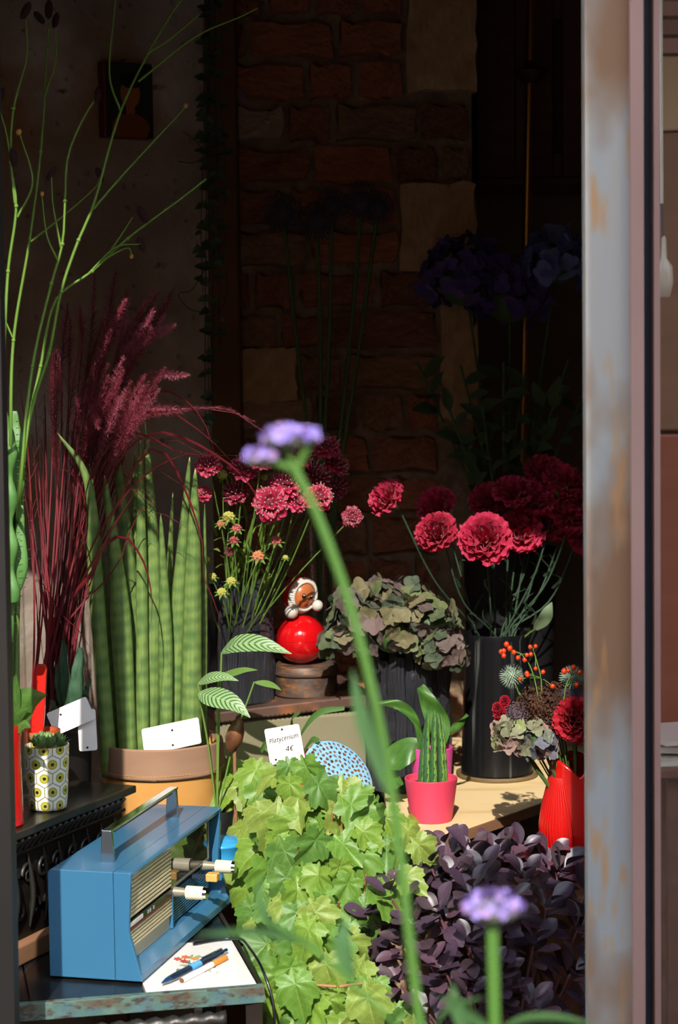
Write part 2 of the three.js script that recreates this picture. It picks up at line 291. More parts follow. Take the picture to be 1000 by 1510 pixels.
{ // dark cupboard and pole in the recess
  const D = 4.0, X = (p) => at(p, 200, D).x, Y = (p) => at(780, p, D).y, c = thing('wooden_cupboard', 'dark reddish wooden cupboard hung high in the recess', 'cupboard', V(X(790), Y(265), -D));
  wpart('back_panel', span(X(704), X(930), Y(262), 2.9, -D - .3, -D - .04, .004), M.darkWood, c);
  wpart('board', span(X(704), X(760), Y(262), 2.88, -D - .04, -D, .003), M.darkWood, c);
  wpart('board', span(X(761), X(816), Y(262), 2.88, -D - .04, -D - .003, .003), M.darkWood, c);
  wpart('board', span(X(830), X(930), Y(262), 2.88, -D - .04, -D, .003), M.darkWood, c);
  wpart('board', span(X(816.5), X(829.5), Y(262), Y(226), -D - .04, -D - .002, .002), M.darkWood, c);
  wpart('board', span(X(816.5), X(829.5), Y(27), 2.88, -D - .04, -D - .002, .002), M.darkWood, c);
  wpart('bottom_rail', span(X(702), X(932), Y(272), Y(262) - .001, -D - .3, -D + .012, .003), M.darkWood, c);
  wpart('hanger', span(X(790), X(850), 2.86, 3, -D - .3, -D - .2), M.darkWood, c);
  const p = thing('brass_pole', 'thin brass pole with a flared collar in front of the cupboard', 'pole', at(777, 340, 3.93).setY(0));
  const t0 = at(783.5, 0, 3.93), t1 = at(777, 340, 3.93), dir = t1.clone().sub(t0);
  wpart('rod', tube([t0.clone().addScaledVector(dir, (3 - t0.y) / dir.y), t0.clone().addScaledVector(dir, -t0.y / dir.y)], .0082, 3, 14), M.brass, p);
  wpart('collar', lathe([[.008, -.014], [.016, -.012], [.03, .004], [.034, .008], [.03, .012], [.012, .016], [.009, .026], [.008, .028]], 28).translate(...at(781.5, 112, 3.93).toArray()), mat({ color: 0x4a3420, metalness: .7, roughness: .5 }), p, 'dark flared collar');
}

// ------------------------------------------------------------------ furniture
const TABLE = .651, BENCH = .651, BOARD = .767;
const polyExtrude = (pts, y0, y1, bevel = .001) => {             // level slab from points (x, z)
  const s = new THREE.Shape(pts.map((p) => new THREE.Vector2(p.x, -p.z))), g = new THREE.ExtrudeGeometry(s, { depth: y1 - y0 - 2 * bevel, bevelEnabled: true, bevelThickness: bevel, bevelSize: bevel, bevelOffset: -bevel, bevelSegments: 2 });
  g.rotateX(-Math.PI / 2); g.translate(0, y0 + bevel, 0); return metric(g);
};
const patinaMap = tex(512, 128, (u, v) => { const a = fB(u * 2, v), b = fD(u, v), c = fC(u * 2, v); let k = lerp3([74, 104, 94], [98, 126, 112], a * 1.6 - .3); k = lerp3(k, [72, 104, 116], (c - .5) * 3); k = lerp3(k, [92, 74, 54], (fA(u * 2, v) - .5) * 3); return lerp3(k, [66, 50, 40], (b - .52) * 4); }, true, [5, 12]);
M.patina = mat({ map: patinaMap, roughness: .65, metalness: .1 });
M.iron = mat({ color: 0x4a4742, roughness: .42, metalness: .75 });
M.wornIron = mat({ map: tex(128, 128, (u, v) => lerp3([30, 26, 24], [58, 48, 40], fD(u, v) * 1.6 - .3)), roughness: .45, metalness: .5 });
M.chrome = mat({ color: 0xc8cccc, metalness: 1, roughness: .12 });
{ // iron-edged table with painted tiles
  const K = V(-.108, TABLE, -2.695), ex = V(-.978, 0, .208), ez = V(-.208, 0, -.978), P = (a, b) => K.clone().addScaledVector(ex, a).addScaledVector(ez, b);
  const t = thing('tile_table', 'old table with peeling turquoise iron edge and painted white tiles', 'table', K.clone().setY(0));
  const W = .62, D = .47, rim = .012;
  const bar = (a0, b0, a1, b1) => polyExtrude([P(a0, b0), P(a1, b0), P(a1, b1), P(a0, b1)], TABLE - .022, TABLE + .001, .001);
  wpart('edge_rail', bar(0, 0, W, rim), M.patina, t, 'turquoise peeling front rail');
  wpart('edge_rail', bar(0, rim, rim * .5, D), M.wornIron, t);
  wpart('edge_rail', bar(rim * .5, D - rim, W, D), M.wornIron, t);
  wpart('under_board', polyExtrude([P(.007, rim), P(W, rim), P(W, D - rim), P(.007, D - rim)], TABLE - .021, TABLE - .0085), M.darkWood, t);
  const tileTex = canvasTex(512, 512, (c, w, h) => {
    c.fillStyle = '#f1ede6'; c.fillRect(0, 0, w, h);
    const r = rng(4); const blob = (x, y, a, b, col, an) => { c.save(); c.translate(x, y); c.rotate(an); c.fillStyle = col; c.beginPath(); c.ellipse(0, 0, a, b, 0, 0, 7); c.fill(); c.restore(); };
    for (let k = 0; k < 34; k++) blob(180 + r() * 190, 150 + r() * 210, 8 + r() * 20, 4 + r() * 6, ['#7fa06a', '#9bb58a', '#b9c7a2', '#5f8a6c'][k % 4], r() * 3);
    for (const [x, y, col] of [[210, 180, '#d9573a'], [250, 165, '#e07a3c'], [290, 190, '#e8a04a'], [235, 210, '#c84a34'], [330, 300, '#d98a6a'], [300, 330, '#e0a07a']]) for (let k = 0; k < 6; k++) blob(x + Math.cos(k) * 12, y + Math.sin(k) * 12, 11, 7, col, k);
  });
  const tiles = [[0, 0], [1, 0], [2, 0], [3, 0], [0, 1], [1, 1], [2, 1], [3, 1]], tw = .1495, g0 = .008;
  const darkTile = mat({ map: tex(128, 128, (u, v) => lerp3([20, 20, 22], [40, 38, 38], fB(u, v) * 1.6 - .3)), roughness: .25 });
  for (const [i, j] of tiles) {
    const a = g0 + i * (tw + .0025), b = rim + .001 + j * (.222 + .0025), hh = .222 * (j ? 1 : .98), white = j === 0 && i === 0;
    const g = polyExtrude([P(a, b), P(a + tw, b), P(a + tw, b + hh), P(a, b + hh)], TABLE - .008, TABLE, .001);
    const p = g.attributes.position, uv = g.attributes.uv;        // one print per tile
    for (let k = 0; k < p.count; k++) { const q = V(p.getX(k) - K.x, 0, p.getZ(k) - K.z); uv.setXY(k, 1 - (q.dot(ex) - a) / tw, (q.dot(ez) - b) / hh); }
    wpart('tile', g, white ? mat({ map: tileTex, roughness: .18, clearcoat: .4 }) : darkTile, t, white ? 'white tile painted with orange flowers' : 'black glazed tile');
  }
  for (const [a, b] of [[.012, .014], [W - .02, .014], [.012, D - .02], [W - .02, D - .02]]) { const q = P(a, b); wpart('leg', span(q.x - .011, q.x + .011, 0, TABLE - .022, q.z - .011, q.z + .011), M.wornIron, t); }
  // twisted iron bar hung under the front rail
  const tb = thing('twisted_bar', 'twisted grey iron bar under the front rail of the tiled table', 'iron bar', P(.12, -.02).setY(TABLE - .06));
  const q0 = P(.055, -.014).setY(TABLE - .0345), q1 = P(.52, -.014).setY(TABLE - .0445);
  wpart('bar', tube([q0, q1], .0095, 90, 8, (a, s) => 1 + .28 * Math.cos(2 * (a - s * 62))), M.iron, tb);
  const q2 = P(.09, -.003).setY(TABLE - .034); wpart('bracket', span(q2.x - .005, q2.x + .005, TABLE - .04, TABLE - .021, q2.z - .002, q2.z + .01), M.wornIron, tb);
}

{ // ---------------------------------------------------------- the blue portable radio
  const B = onY(193, 1288, .803), C = onY(327, 1190, .803), L = Math.hypot(C.x - B.x, C.z - B.z), Hh = .1515, Wd = .12;
  const r = thing('portable_radio', 'blue portable radio with chrome handle on the tiled table', 'radio', V(B.x, TABLE + .0008, B.z));
  r.rotation.y = Math.atan2(-(C.z - B.z), C.x - B.x);             // own axes: +x along the front, +z out of the grille, y up
  const blue = mat({ color: 0x386f92, roughness: .3, clearcoat: .35, clearcoatRoughness: .1 });
  const darkIn = mat({ color: 0x5a4e40, roughness: .95 }), cream = mat({ color: 0xc9bd98, roughness: .4 });
  // ExtrudeGeometry runs along z with the shape in xy: turn so that shape x -> world z, depth -> world x
  const extr = (pts, len, x, bevel = .001) => { const s = new THREE.Shape(pts.map(([z, y]) => new THREE.Vector2(-z, y))); const g = new THREE.ExtrudeGeometry(s, { depth: len - 2 * bevel, bevelEnabled: bevel > 0, bevelThickness: bevel, bevelSize: bevel, bevelOffset: -bevel, bevelSegments: 2 }); g.rotateY(Math.PI / 2); g.translate(x + bevel, 0, 0); return g; };
  const arc = (cz, cy, R, a0, a1, n = 5) => Array.from({ length: n + 1 }, (_, k) => { const a = a0 + (a1 - a0) * k / n; return [cz + Math.cos(a) * R, cy + Math.sin(a) * R]; });
  const q = Math.PI / 2, rr = .007, split = -.026;
  part('case', extr([[-Wd, 0.003], [split, 0.003], [split, Hh], ...arc(-Wd + rr, Hh - rr, rr, q, 2 * q)], L, 0), blue, r, 'blue plastic rear case');
  const frontEnd = [[split + .0006, 0.003], [.012, .003], [.011, .012], [-.005, .07], [0, Hh - .002], [-.003, Hh], [split + .0006, Hh]];
  part('front_end', extr(frontEnd, .007, 0), blue, r); part('front_end', extr(frontEnd, .009, L - .009), blue, r);
  part('top_lip', extr([[split + .0006, Hh - .007], [-.001, Hh - .007], [0, Hh - .002], [-.003, Hh], [split + .0006, Hh]], L - .0165, .0072), blue, r);
  part('bottom_lip', extr([[split + .0006, .003], [.012, .003], [.011, .012], [-.006, .022], [split + .0006, .022]], L - .0165, .0072), blue, r);
  part('recess', box(L - .017, Hh - .03, .002, L / 2, .022, split + .003), darkIn, r, 'brown speaker cloth behind the slats');
  for (const [x, z] of [[.02, -.02], [L - .02, -.02], [.02, -Wd + .015], [L - .02, -Wd + .015]]) part('foot', new THREE.CylinderGeometry(.006, .006, .004, 12).translate(x, .0015, z), M.black, r);
  const s0 = .0075, sm = .455 * L, zf = -.013;
  const gr = part('grille', box(sm - s0, .002, .004, (s0 + sm) / 2, Hh - .012, zf - .003), cream, r, 'cream slatted loudspeaker grille');
  const slat = box(sm - s0, .0034, .006, (s0 + sm) / 2, 0, zf + .003, .0008);
  for (let k = 0; k < 11; k++) { const m = part('slat', slat, cream, gr); m.position.y = Hh * .545 + .0028 + k * .0056; }
  for (let k = 0; k < 5; k++) { const m = part('slat', slat, cream, gr); m.position.y = Hh * .285 + k * .0052; }
  part('plate', box(sm - s0, Hh * .125, .004, (s0 + sm) / 2, .0225, zf, .0008), mat({ color: 0xb4ac94, roughness: .45 }), r, 'cream plate below the grille');
  const strip = part('trim_strip', box(sm - s0, .013, .008, (s0 + sm) / 2, Hh * .455, zf + .003, .001), mat({ color: 0x17151a, roughness: .2 }), r, 'black glossy trim strip');
  part('badge', box(.052, .006, .003, s0 + .027, Hh * .455 + .005, zf + .0062, .0006), mat({ color: 0xd8d4d0, roughness: .3 }), strip, 'silver badge');
  part('red_line', box(sm - s0 - .006, .0018, .001, (s0 + sm) / 2, Hh * .455 + .001, zf + .0072), mat({ color: 0x7a2230, roughness: .4 }), strip);
  for (const x of [.075, .084, .098]) part('mark', box(.004, .005, .001, s0 + x, Hh * .455 + .005, zf + .0072), mat({ color: 0xcfd2d6, roughness: .3, metalness: .6 }), strip);
  // tuning dial
  const d0 = sm + .003, d1 = .905 * L, dl = part('dial', box(d1 - d0, Hh * .44, .006, (d0 + d1) / 2, Hh * .52, zf - .004, .001), mat({ color: 0x2c2622, roughness: .5 }), r, 'tuning dial behind a glossy window');
  part('dial_frame', merge([box(.003, Hh * .44, .008, d0 + .0015, Hh * .52, zf), box(.003, Hh * .44, .008, d1 - .0015, Hh * .52, zf), box(d1 - d0, .003, .008, (d0 + d1) / 2, Hh * .52, zf), box(d1 - d0, .003, .008, (d0 + d1) / 2, Hh * .96 - .003, zf)]), mat({ color: 0x8e8a84, roughness: .3, metalness: .5 }), dl);
  for (let k = 0; k < 4; k++) part('scale_line', box(d1 - d0 - .02, .0012, .0008, (d0 + d1) / 2, Hh * (.6 + k * .085), zf - .0008), mat({ color: 0x8c8478, roughness: .5 }), dl);
  part('pointer', box(.002, Hh * .34, .001, d0 + .1, Hh * .57, zf - .0004), mat({ color: 0xc24a26, roughness: .4 }), dl, 'orange pointer');
  part('dial_glass', box(d1 - d0 - .006, Hh * .42, .0015, (d0 + d1) / 2, Hh * .53, zf + .002), mat({ color: 0x5a5048, roughness: .04, transmission: .55, thickness: 0, clearcoat: 1, clearcoatRoughness: .02 }), dl);
  // ribbed blue lower panel
  const pb = part('ribbed_panel', box(d1 + .012 - d0, Hh * .31, .004, (d0 + d1 + .012) / 2, .0225, zf - .006), blue, r, 'blue ribbed lower panel');
  for (let k = 0; k < 12; k++) part('rib', box(d1 + .004 - d0, .0018, .005, (d0 + d1 + .008) / 2, .026 + k * .0038, zf - .002, .0006), blue, pb);
  part('panel_edge', box(.005, Hh * .33, .014, d0 - .0005, .0225, zf, .001), blue, pb);
  // knobs
  const knobM = mat({ color: 0xe2d9bd, roughness: .35 }), knob = (x, y) => { const k = part('knob', new THREE.CylinderGeometry(.0095, .01, .026, 24).rotateX(q).translate(x, y, zf + .036), knobM, r, 'cream tuning knob'); part('collar', new THREE.CylinderGeometry(.0055, .008, .026, 18).rotateX(q).translate(x, y, zf + .012), mat({ color: 0x9a917c, metalness: .3, roughness: .4 }), k); part('cap', new THREE.CylinderGeometry(.0088, .0098, .005, 24).rotateX(q).translate(x, y, zf + .051), M.chrome, k); };
  knob(.5 * L, Hh * .475); knob(.845 * L, Hh * .495);
  const lever = part('band_lever', box(.016, .012, .018, .715 * L, Hh * .44, zf + .034, .002), mat({ color: 0xd8a85a, roughness: .4 }), r, 'amber band switch lever'); part('lever_stem', box(.006, .006, .03, .715 * L, Hh * .46, zf + .012), M.darkSteel, lever);
  // handle
  const hx0 = .125 * L, hx1 = .80 * L, hz = -.052, hh = .044;
  const leg = (x) => { const s = new THREE.Shape([[-.009, 0], [.009, 0], [.0065, hh], [-.0065, hh]].map(([a, b]) => new THREE.Vector2(a, b))); const g = new THREE.ExtrudeGeometry(s, { depth: .005, bevelEnabled: true, bevelThickness: .0008, bevelSize: .0008, bevelSegments: 2 }); g.rotateY(q); g.translate(x, Hh, hz); return g; };
  const hd = part('handle', box(hx1 - hx0 + .012, .004, .0145, (hx0 + hx1) / 2 + .003, Hh + hh - .003, hz, .0015), M.chrome, r, 'chrome carrying handle');
  part('handle_leg', leg(hx0 - .002), M.chrome, hd); part('handle_leg', leg(hx1 - .002), M.chrome, hd);
  part('handle_grip', box(hx1 - hx0 - .03, .002, .012, (hx0 + hx1) / 2, Hh + hh - .0052, hz), mat({ color: 0x6a2a2a, roughness: .5 }), hd, 'red underside of the handle');
  // cable
  const cb = thing('radio_cable', 'thin black power cable curling off the tiled table into the leaves', 'cable', onY(330, 1385, TABLE));
  wpart('cable', tube([onY(285, 1392, TABLE + .003), onY(318, 1386, TABLE + .003), onY(345, 1384, TABLE + .004), at(368, 1398, 2.78), at(388, 1432, 2.72), at(402, 1475, 2.7), at(405, 1515, 2.69), at(402, 1570, 2.69)], .0021, 40, 8), mat({ color: 0x101012, roughness: .25 }), cb);
}
{ // pen and cigarette
  const a = onY(238, 1450, TABLE + .0055), b = onY(334, 1401, TABLE + .006), dir = b.clone().sub(a), L = dir.length(), pen = thing('ballpoint_pen', 'dark blue ballpoint pen lying on the white painted tile', 'pen', a.clone().setY(TABLE));
  const navy = mat({ color: 0x122440, roughness: .15, clearcoat: .8 }), g = (pr) => lathe(pr.map(([r, t]) => [r, t * L]), 20);
  const o = aim(new THREE.Group(), V(0, .0056, 0), dir, V(0, 1, 0)); pen.add(o); o.name = 'barrel';
  part('tip', g([[0, 0], [.0012, .01], [.0036, .07], [.0046, .12]]), mat({ color: 0x1c3c60, roughness: .12, clearcoat: 1 }), o); part('grip', g([[.0046, .12], [.0052, .2], [.0052, .42]]), navy, o);
  part('band', g([[.0053, .42], [.0054, .43], [.0054, .56], [.0053, .57]]), mat({ color: 0x5aa8dc, roughness: .25 }), o, 'light blue band'); part('upper_barrel', g([[.0052, .57], [.005, .9], [.0042, .93], [.0026, .935], [.0026, 1], [0, 1.002]]), navy, o);
  part('clip', box(.003, L * .3, .0015, 0, L * .62, .0058), navy, o);
  const c = onY(268, 1446, TABLE + .004), e = onY(333, 1412, TABLE + .004), cd = e.clone().sub(c), CL = cd.length(), cig = thing('cigarette', 'unlit cigarette with orange filter lying beside the blue pen', 'cigarette', c.clone().setY(TABLE));
  const co = (t0, t1, r) => lathe([[0, t0 * CL], [r, t0 * CL], [r, t1 * CL], [0, t1 * CL]], 20);
  const k = aim(part('paper', co(0.004, .68, .0039), mat({ color: 0xefece6, roughness: .8 }), cig), V(0, .0041, 0), cd, V(0, 1, 0));
  aim(part('filter', co(.68, 1, .004), mat({ color: 0xdf8a32, roughness: .75 }), cig, 'orange filter'), V(0, .0041, 0), cd, V(0, 1, 0));
  aim(part('tobacco', co(0, .004, .0035), mat({ color: 0x7a4a26, roughness: 1 }), cig), V(0, .0041, 0), cd, V(0, 1, 0));
}
{ // sky-blue cup behind the radio
  const c = onY(336, 1342, TABLE), o = thing('blue_pitcher', 'glossy sky blue plastic pitcher with flared rim behind the radio', 'pitcher', V(c.x - .012, TABLE, -3.155));
  const m = mat({ color: 0x3aa0d8, roughness: .25, clearcoat: .5 });
  part('body', lathe([[0, 0], [.022, 0], [.025, .004], [.028, .04], [.029, .048], [.036, .05], [.037, .053], [.03, .056], [.028, .062], [.03, .075], [.036, .083], [.037, .087], [.03, .09], [.022, .094], [0, .097]], 36), m, o);
  part('handle', tube([V(-.026, .02, 0), V(-.042, .03, 0), V(-.044, .055, 0), V(-.027, .065, 0)], .004, 14, 8), m, o);
}
{ // ornate iron till at the left
  const TOP = .843, E = onY(20, 1230, TOP), F2 = onY(110, 1194, TOP), u = F2.clone().sub(E).normalize(), v = V(u.z, 0, -u.x); if (v.x > 0) v.negate();
  const o = thing('iron_till', 'ornate dark cast iron till with polished edge beside the radio', 'till', E.clone().setY(TABLE));
  const P = (a, b) => E.clone().addScaledVector(u, a).addScaledVector(v, b), a0 = -.05, a1 = .34, b0 = 0, b1 = .26;
  const quad = (x0, x1, y0, y1) => [P(x0, y0), P(x1, y0), P(x1, y1), P(x0, y1)];
  wpart('top_plate', polyExtrude(quad(a0, a1, b0, b1), TOP - .012, TOP, .002), mat({ map: tex(256, 128, (s, t) => lerp3([40, 34, 28], [84, 74, 60], fB(s, t * 4) * 1.4 - .3)), roughness: .3, metalness: .5 }), o, 'polished dark top plate');
  wpart('body', polyExtrude(quad(a0 + .01, a1 - .01, b0 + .02, b1), TABLE + .03, TOP - .0125), M.wornIron, o);
  wpart('base', polyExtrude(quad(a0 - .02, a1, b0 + .004, b1), TABLE + .001, TABLE + .03, .003), M.rawWood, o, 'worn wooden base');
  for (let k = 0; k < 22; k++) wpart('edge_flute', tube([P(a0 + .012 + k * .0165, .003).setY(TOP - .013), P(a0 + .008 + k * .0165, .012).setY(TOP - .025), P(a0 + .002 + k * .0165, .02).setY(TOP - .04)], (s) => .0042 * (1 - .45 * s), 6, 8), M.iron, o, 'bright flute under the edge');
  const curl = (x, y, s, f) => { const pts = []; for (let k = 0; k <= 14; k++) { const a = k / 14 * 8.5, R = s * (1 - k / 17); pts.push(P(x + f * Math.cos(a) * R, .017).setY(y + Math.sin(a) * R * 1.1)); } return tube(pts, (t) => .0032 * (1 - .4 * t), 34, 6); };
  for (let k = 0; k < 9; k++) { wpart('scroll', curl(a0 + .03 + k * .04, TABLE + .12, .016, k % 2 ? 1 : -1), M.iron, o); wpart('scroll', curl(a0 + .045 + k * .04, TABLE + .07, .014, k % 2 ? -1 : 1), M.iron, o); wpart('leaf_ornament', tube([P(a0 + .03 + k * .04, .016).setY(TABLE + .045), P(a0 + .036 + k * .04, .013).setY(TABLE + .09), P(a0 + .03 + k * .04, .016).setY(TABLE + .15)], (t) => .0045 * Math.sin(Math.PI * (.1 + .85 * t)), 12, 6), M.iron, o); }
  wpart('rail', tube([P(a0, .016).setY(TABLE + .155), P(a1 - .01, .016).setY(TABLE + .155)], .003, 4, 8), M.wornIron, o);
}
{ // bench at the back, pale board on trestle, crate under the red vase
  const o = thing('display_bench', 'dark wooden bench that carries the pots along the back', 'bench', V(-.2, 0, -3.45));
  wpart('top', polyExtrude([V(-.62, 0, -3.19), V(.06, 0, -3.19), V(.06, 0, -3.84), V(-.24, 0, -3.7), V(-.62, 0, -3.44)], BENCH - .03, BENCH, .002), M.darkWood, o);
  for (const [x, z] of [[-.58, -3.22], [.03, -3.22], [.03, -3.8], [-.4, -3.52]]) wpart('leg', span(x - .02, x + .02, 0, BENCH - .03, z - .02, z + .02), M.darkWood, o);
  const a = onY(585, 1258, BOARD), b = onY(805, 1181, BOARD), w = thing('pale_board', 'pale sunlit wooden board on trestle legs under the pink pot', 'board', V(.2, 0, -3.4));
  const e = b.clone().sub(a); const far = b.clone().addScaledVector(e, .9), near = a.clone().addScaledVector(e, -.12);
  const g = polyExtrude([near, far, V(far.x, 0, -3.84), V(.07, 0, -3.84), V(.07, 0, -3.2)], BOARD - .016, BOARD, .0012);
  wpart('board', g, M.paleWood, w);
  wpart('board_edge', (() => { const n = V(e.z, 0, -e.x).normalize(); if (n.z < 0) n.negate(); const q = (p, k) => p.clone().addScaledVector(n, k); return polyExtrude([q(near, .0002), q(far, .0002), q(far, .003), q(near, .003)], BOARD - .017, BOARD - .0005, .0005); })(), M.rawWood, w, 'raw brown front edge');
  for (const [x, z] of [[.13, -3.22], [.13, -3.75], [.42, -3.72]]) wpart('leg', span(x - .018, x + .018, 0, BOARD - .017, z - .018, z + .018), M.rawWood, w);
  const c = thing('wooden_crate', 'dark wooden crate carrying the red tulip vase', 'crate', V(.375, 0, -3.02)); const T = .709;
  for (let k = 0; k < 5; k++) { wpart('slat', span(.29, .5, .02 + k * .14, .145 + k * .14, -2.925, -2.915), M.rawWood, c); wpart('slat', span(.29, .3, .02 + k * .14, .145 + k * .14, -3.13, -2.926), M.rawWood, c); }
  wpart('lid', span(.28, .52, T - .014, T, -3.14, -2.91, .002), M.rawWood, c); for (const x of [.302, .48]) wpart('corner_post', span(x, x + .02, 0, T - .0145, -3.12, -3.1), M.rawWood, c);
}

function uvHeight(g, h, rep = 1) { const p = g.attributes.position, uv = g.attributes.uv; for (let i = 0; i < p.count; i++) uv.setXY(i, uv.getX(i) * rep, p.getY(i) / h); return g; }
// ------------------------------------------------------------------ pots, tin, doll, labels
M.soil = mat({ map: tex(128, 128, (u, v) => lerp3([34, 24, 18], [74, 54, 40], fD(u, v) * 1.8 - .4)), bumpMap: brickBump, bumpScale: .004, roughness: 1 });
const sanMap = tex(128, 1024, (u, v) => { const b = .5 + .5 * Math.sin(v * 150 + 5 * fA(u * .5, v * 2)), s = .5 + .5 * Math.sin(u * 2 * Math.PI * 14), n = fB(u, v * 2); let c = lerp3([126, 150, 78], [76, 108, 58], b * .5 + (n - .5) * 1.6); c = lerp3(c, [82, 112, 56], s * .28); return lerp3(c, [214, 200, 150], (v - .978) * 70); });
M.sans = leafMat({ map: sanMap, roughness: .5, transmission: 0 });
const sanDark = tex(64, 256, (u, v) => { const k = Math.sin(u * 4 * Math.PI) > .1, b = fD(u, v * 1.5); return lerp3(k ? [120, 158, 70] : [58, 98, 52], [40, 76, 44], (b - .5) * 4); });
{ // tall spear plant in a folded paper-leather pot
  const C = V(-.293, BENCH, -3.29), o = thing('spear_plant', 'tall cylindrical snake plant in a tan folded-cuff paper pot', 'potted plant', C), H = .226;
  const R = rng(12), paper = (a, b) => tex(256, 256, (u, v) => { const n = fA(u, v), c = fD(u, v); return lerp3(lerp3(a, b, n * 1.6 - .3), a, (c - .5) * .8); });
  const wob = (v) => { const a = Math.atan2(v.z, v.x), k = 1 + .012 * Math.sin(3 * a + 1) + .008 * Math.sin(7 * a + v.y * 20); v.x *= k; v.z *= k; };
  const pot = part('pot', lathe([[0, 0], [.084, 0], [.087, .006], [.092, .09], [.096, H - .055], [.096, H - .01], [.092, H - .01], [.09, H - .04], [0, H - .042]], 64, wob), mat({ map: paper([196, 138, 66], [222, 166, 92]), roughness: .85, bumpMap: brickBump, bumpScale: .0012 }), o, 'tan paper pot');
  part('cuff', lathe([[.0955, H - .05], [.1, H - .0505], [.1015, H - .046], [.1, H - .004], [.0985, H], [.0955, H - .001], [.0945, H - .03]], 64, wob), mat({ map: paper([142, 108, 84], [164, 128, 102]), roughness: .9 }), pot, 'brown folded cuff');
  const st = []; for (let k = 0; k < 110; k++) { const a = k / 110 * 2 * Math.PI, kk = 1 + .012 * Math.sin(3 * a + 1) + .008 * Math.sin(7 * a + H * 20); const g = new THREE.BoxGeometry(.0034, .0009, .0009); g.rotateY(-a + Math.PI / 2); g.translate(Math.cos(a) * .1016 * kk, H - .0425, Math.sin(a) * .1016 * kk); st.push(g); }
  part('stitching', merge(st), mat({ color: 0xd09a3a, roughness: .7 }), pot, 'yellow stitching');
  part('soil', new THREE.CircleGeometry(.091, 32).rotateX(-Math.PI / 2).translate(0, H - .036, 0), M.soil, o);
  const leaves = [ // base px, bend px, tip px, depth offset, half width px
    [[150, 1105], [141, 860], [[126, 700]], [83, 636], +.05, 12.5], [[160, 1105], [146, 860], [], [131, 680], .0, 14], [[190, 1105], [174, 860], [], [154, 700], .03, 16], [[205, 1105], [190, 830], [], [165, 625], -.02, 13.5],
    [[203, 1105], [201, 860], [], [199, 664], -.05, 12], [[210, 1105], [209, 850], [], [206, 634], 0.015, 10], [[222, 1105], [226, 830], [], [214, 622], -.005, 13.5], [[245, 1105], [243, 900], [], [237, 756], .03, 11],
    [[246, 1105], [249, 880], [], [255, 725], -.03, 8], [[254, 1105], [264, 880], [], [280, 672], .0, 12.5], [[281, 1105], [284, 880], [], [288, 690], .015, 16], [[298, 1105], [301, 900], [], [302, 742], -.03, 6]];
  for (const [b, m, x, t, dd, w] of leaves) {
    const d = 3.29 - dd, base = at(b[0], b[1], d).setY(BENCH + H - .05); base.x = Math.max(-.372, Math.min(-.214, base.x));
    const pts = [base, at(...m, d - .02), ...x.map((p) => at(...p, d - .05)), at(...t, d - .06)], r0 = mpx(w, d), ph = R() * 6;
    wpart('leaf', tube(pts, (s) => r0 * Math.min(1, Math.pow((1 - s) / .48, .6)) * (.94 + .06 * Math.sin(s * 9 + ph)), 46, 18, (a) => 1 - .05 * Math.max(0, Math.cos(a * 5 + ph))), M.sans, o);
  }
}
const tagHole = mat({ color: 0x2a2018, roughness: .8 }), tagWhite = mat({ color: 0xf2f0ea, roughness: .55 });
function tag(label, base, xDir, yDir, w, h, holes, text) {
  yDir = yDir.clone().addScaledVector(xDir, -yDir.dot(xDir)).normalize(); const o = thing('plant_label', label, 'label', base), n = V(0, 0, 0).crossVectors(xDir, yDir).normalize();
  const s = new THREE.Shape(), r = .004; s.moveTo(r, 0); s.lineTo(w - r, 0); s.quadraticCurveTo(w, 0, w, r); s.lineTo(w, h - r); s.quadraticCurveTo(w, h, w - r, h); s.lineTo(r, h); s.quadraticCurveTo(0, h, 0, h - r); s.lineTo(0, r); s.quadraticCurveTo(0, 0, r, 0);
  const g = new THREE.ExtrudeGeometry(s, { depth: .0008, bevelEnabled: false });
  const card = aim(part('card', g, tagWhite, o), V(0, 0, 0), yDir, n);
  for (const [x, y] of holes) part('hole', new THREE.CylinderGeometry(.0019, .0019, .0012, 12).rotateX(Math.PI / 2).translate(x * w, y * h, .0004), tagHole, card);
  if (text) { const p = part('handwriting', new THREE.PlaneGeometry(w * .9, h * .9).translate(w / 2, h / 2, .00095), mat({ map: text, roughness: .6 }), card, 'handwritten plant name and price'); }
  return o;
}
{
  const L = at(213, 1108, 3.21), Rr = at(305, 1102, 3.2), U = at(215, 1074, 3.205);
  tag('blank white card with two holes stuck in the tan paper pot', at(213, 1114, 3.208), at(305, 1092, 3.262).sub(at(213, 1112, 3.208)).normalize(), V(.02, 1, -.06).normalize(), mpx(95, 3.2), mpx(40, 3.2), [[.52, .72], [.5, .16]]);
  tag('white card tilted behind the black bucket, left of the snake plant', at(82, 1085, 3.11), at(142, 1060, 3.12).sub(at(82, 1086, 3.11)).normalize(), V(.1, 1, -.1).normalize(), mpx(64, 3.12), mpx(36, 3.12), [[.3, .72]]);
  tag('narrow white card standing against the snake plant pot', at(117, 1108, 3.125), at(143, 1106, 3.13).sub(at(117, 1108, 3.125)).normalize(), V(.05, 1, -.02).normalize(), mpx(27, 3.13), mpx(62, 3.13), [[.45, .08]]);
  const text = canvasTex(512, 512, (c, w, h) => { c.fillStyle = '#f2f0ea'; c.fillRect(0, 0, w, h); c.fillStyle = '#241a18'; c.font = 'italic bold 104px sans-serif'; c.save(); c.translate(10, 210); c.rotate(-.06); c.fillText('Platycerium', 0, 0, 490); c.restore(); c.font = 'italic bold 116px sans-serif'; c.fillText('4€', 250, 370); });
  tag('white card with a handwritten plant name in the small red pot', at(399, 1128, 3.17), V(1, .17, .1).normalize(), V(-.02, 1, -.05).normalize(), mpx(53, 3.17), mpx(54, 3.17), [[.5, .92], [.18, .12], [.5, .06]], text);
}
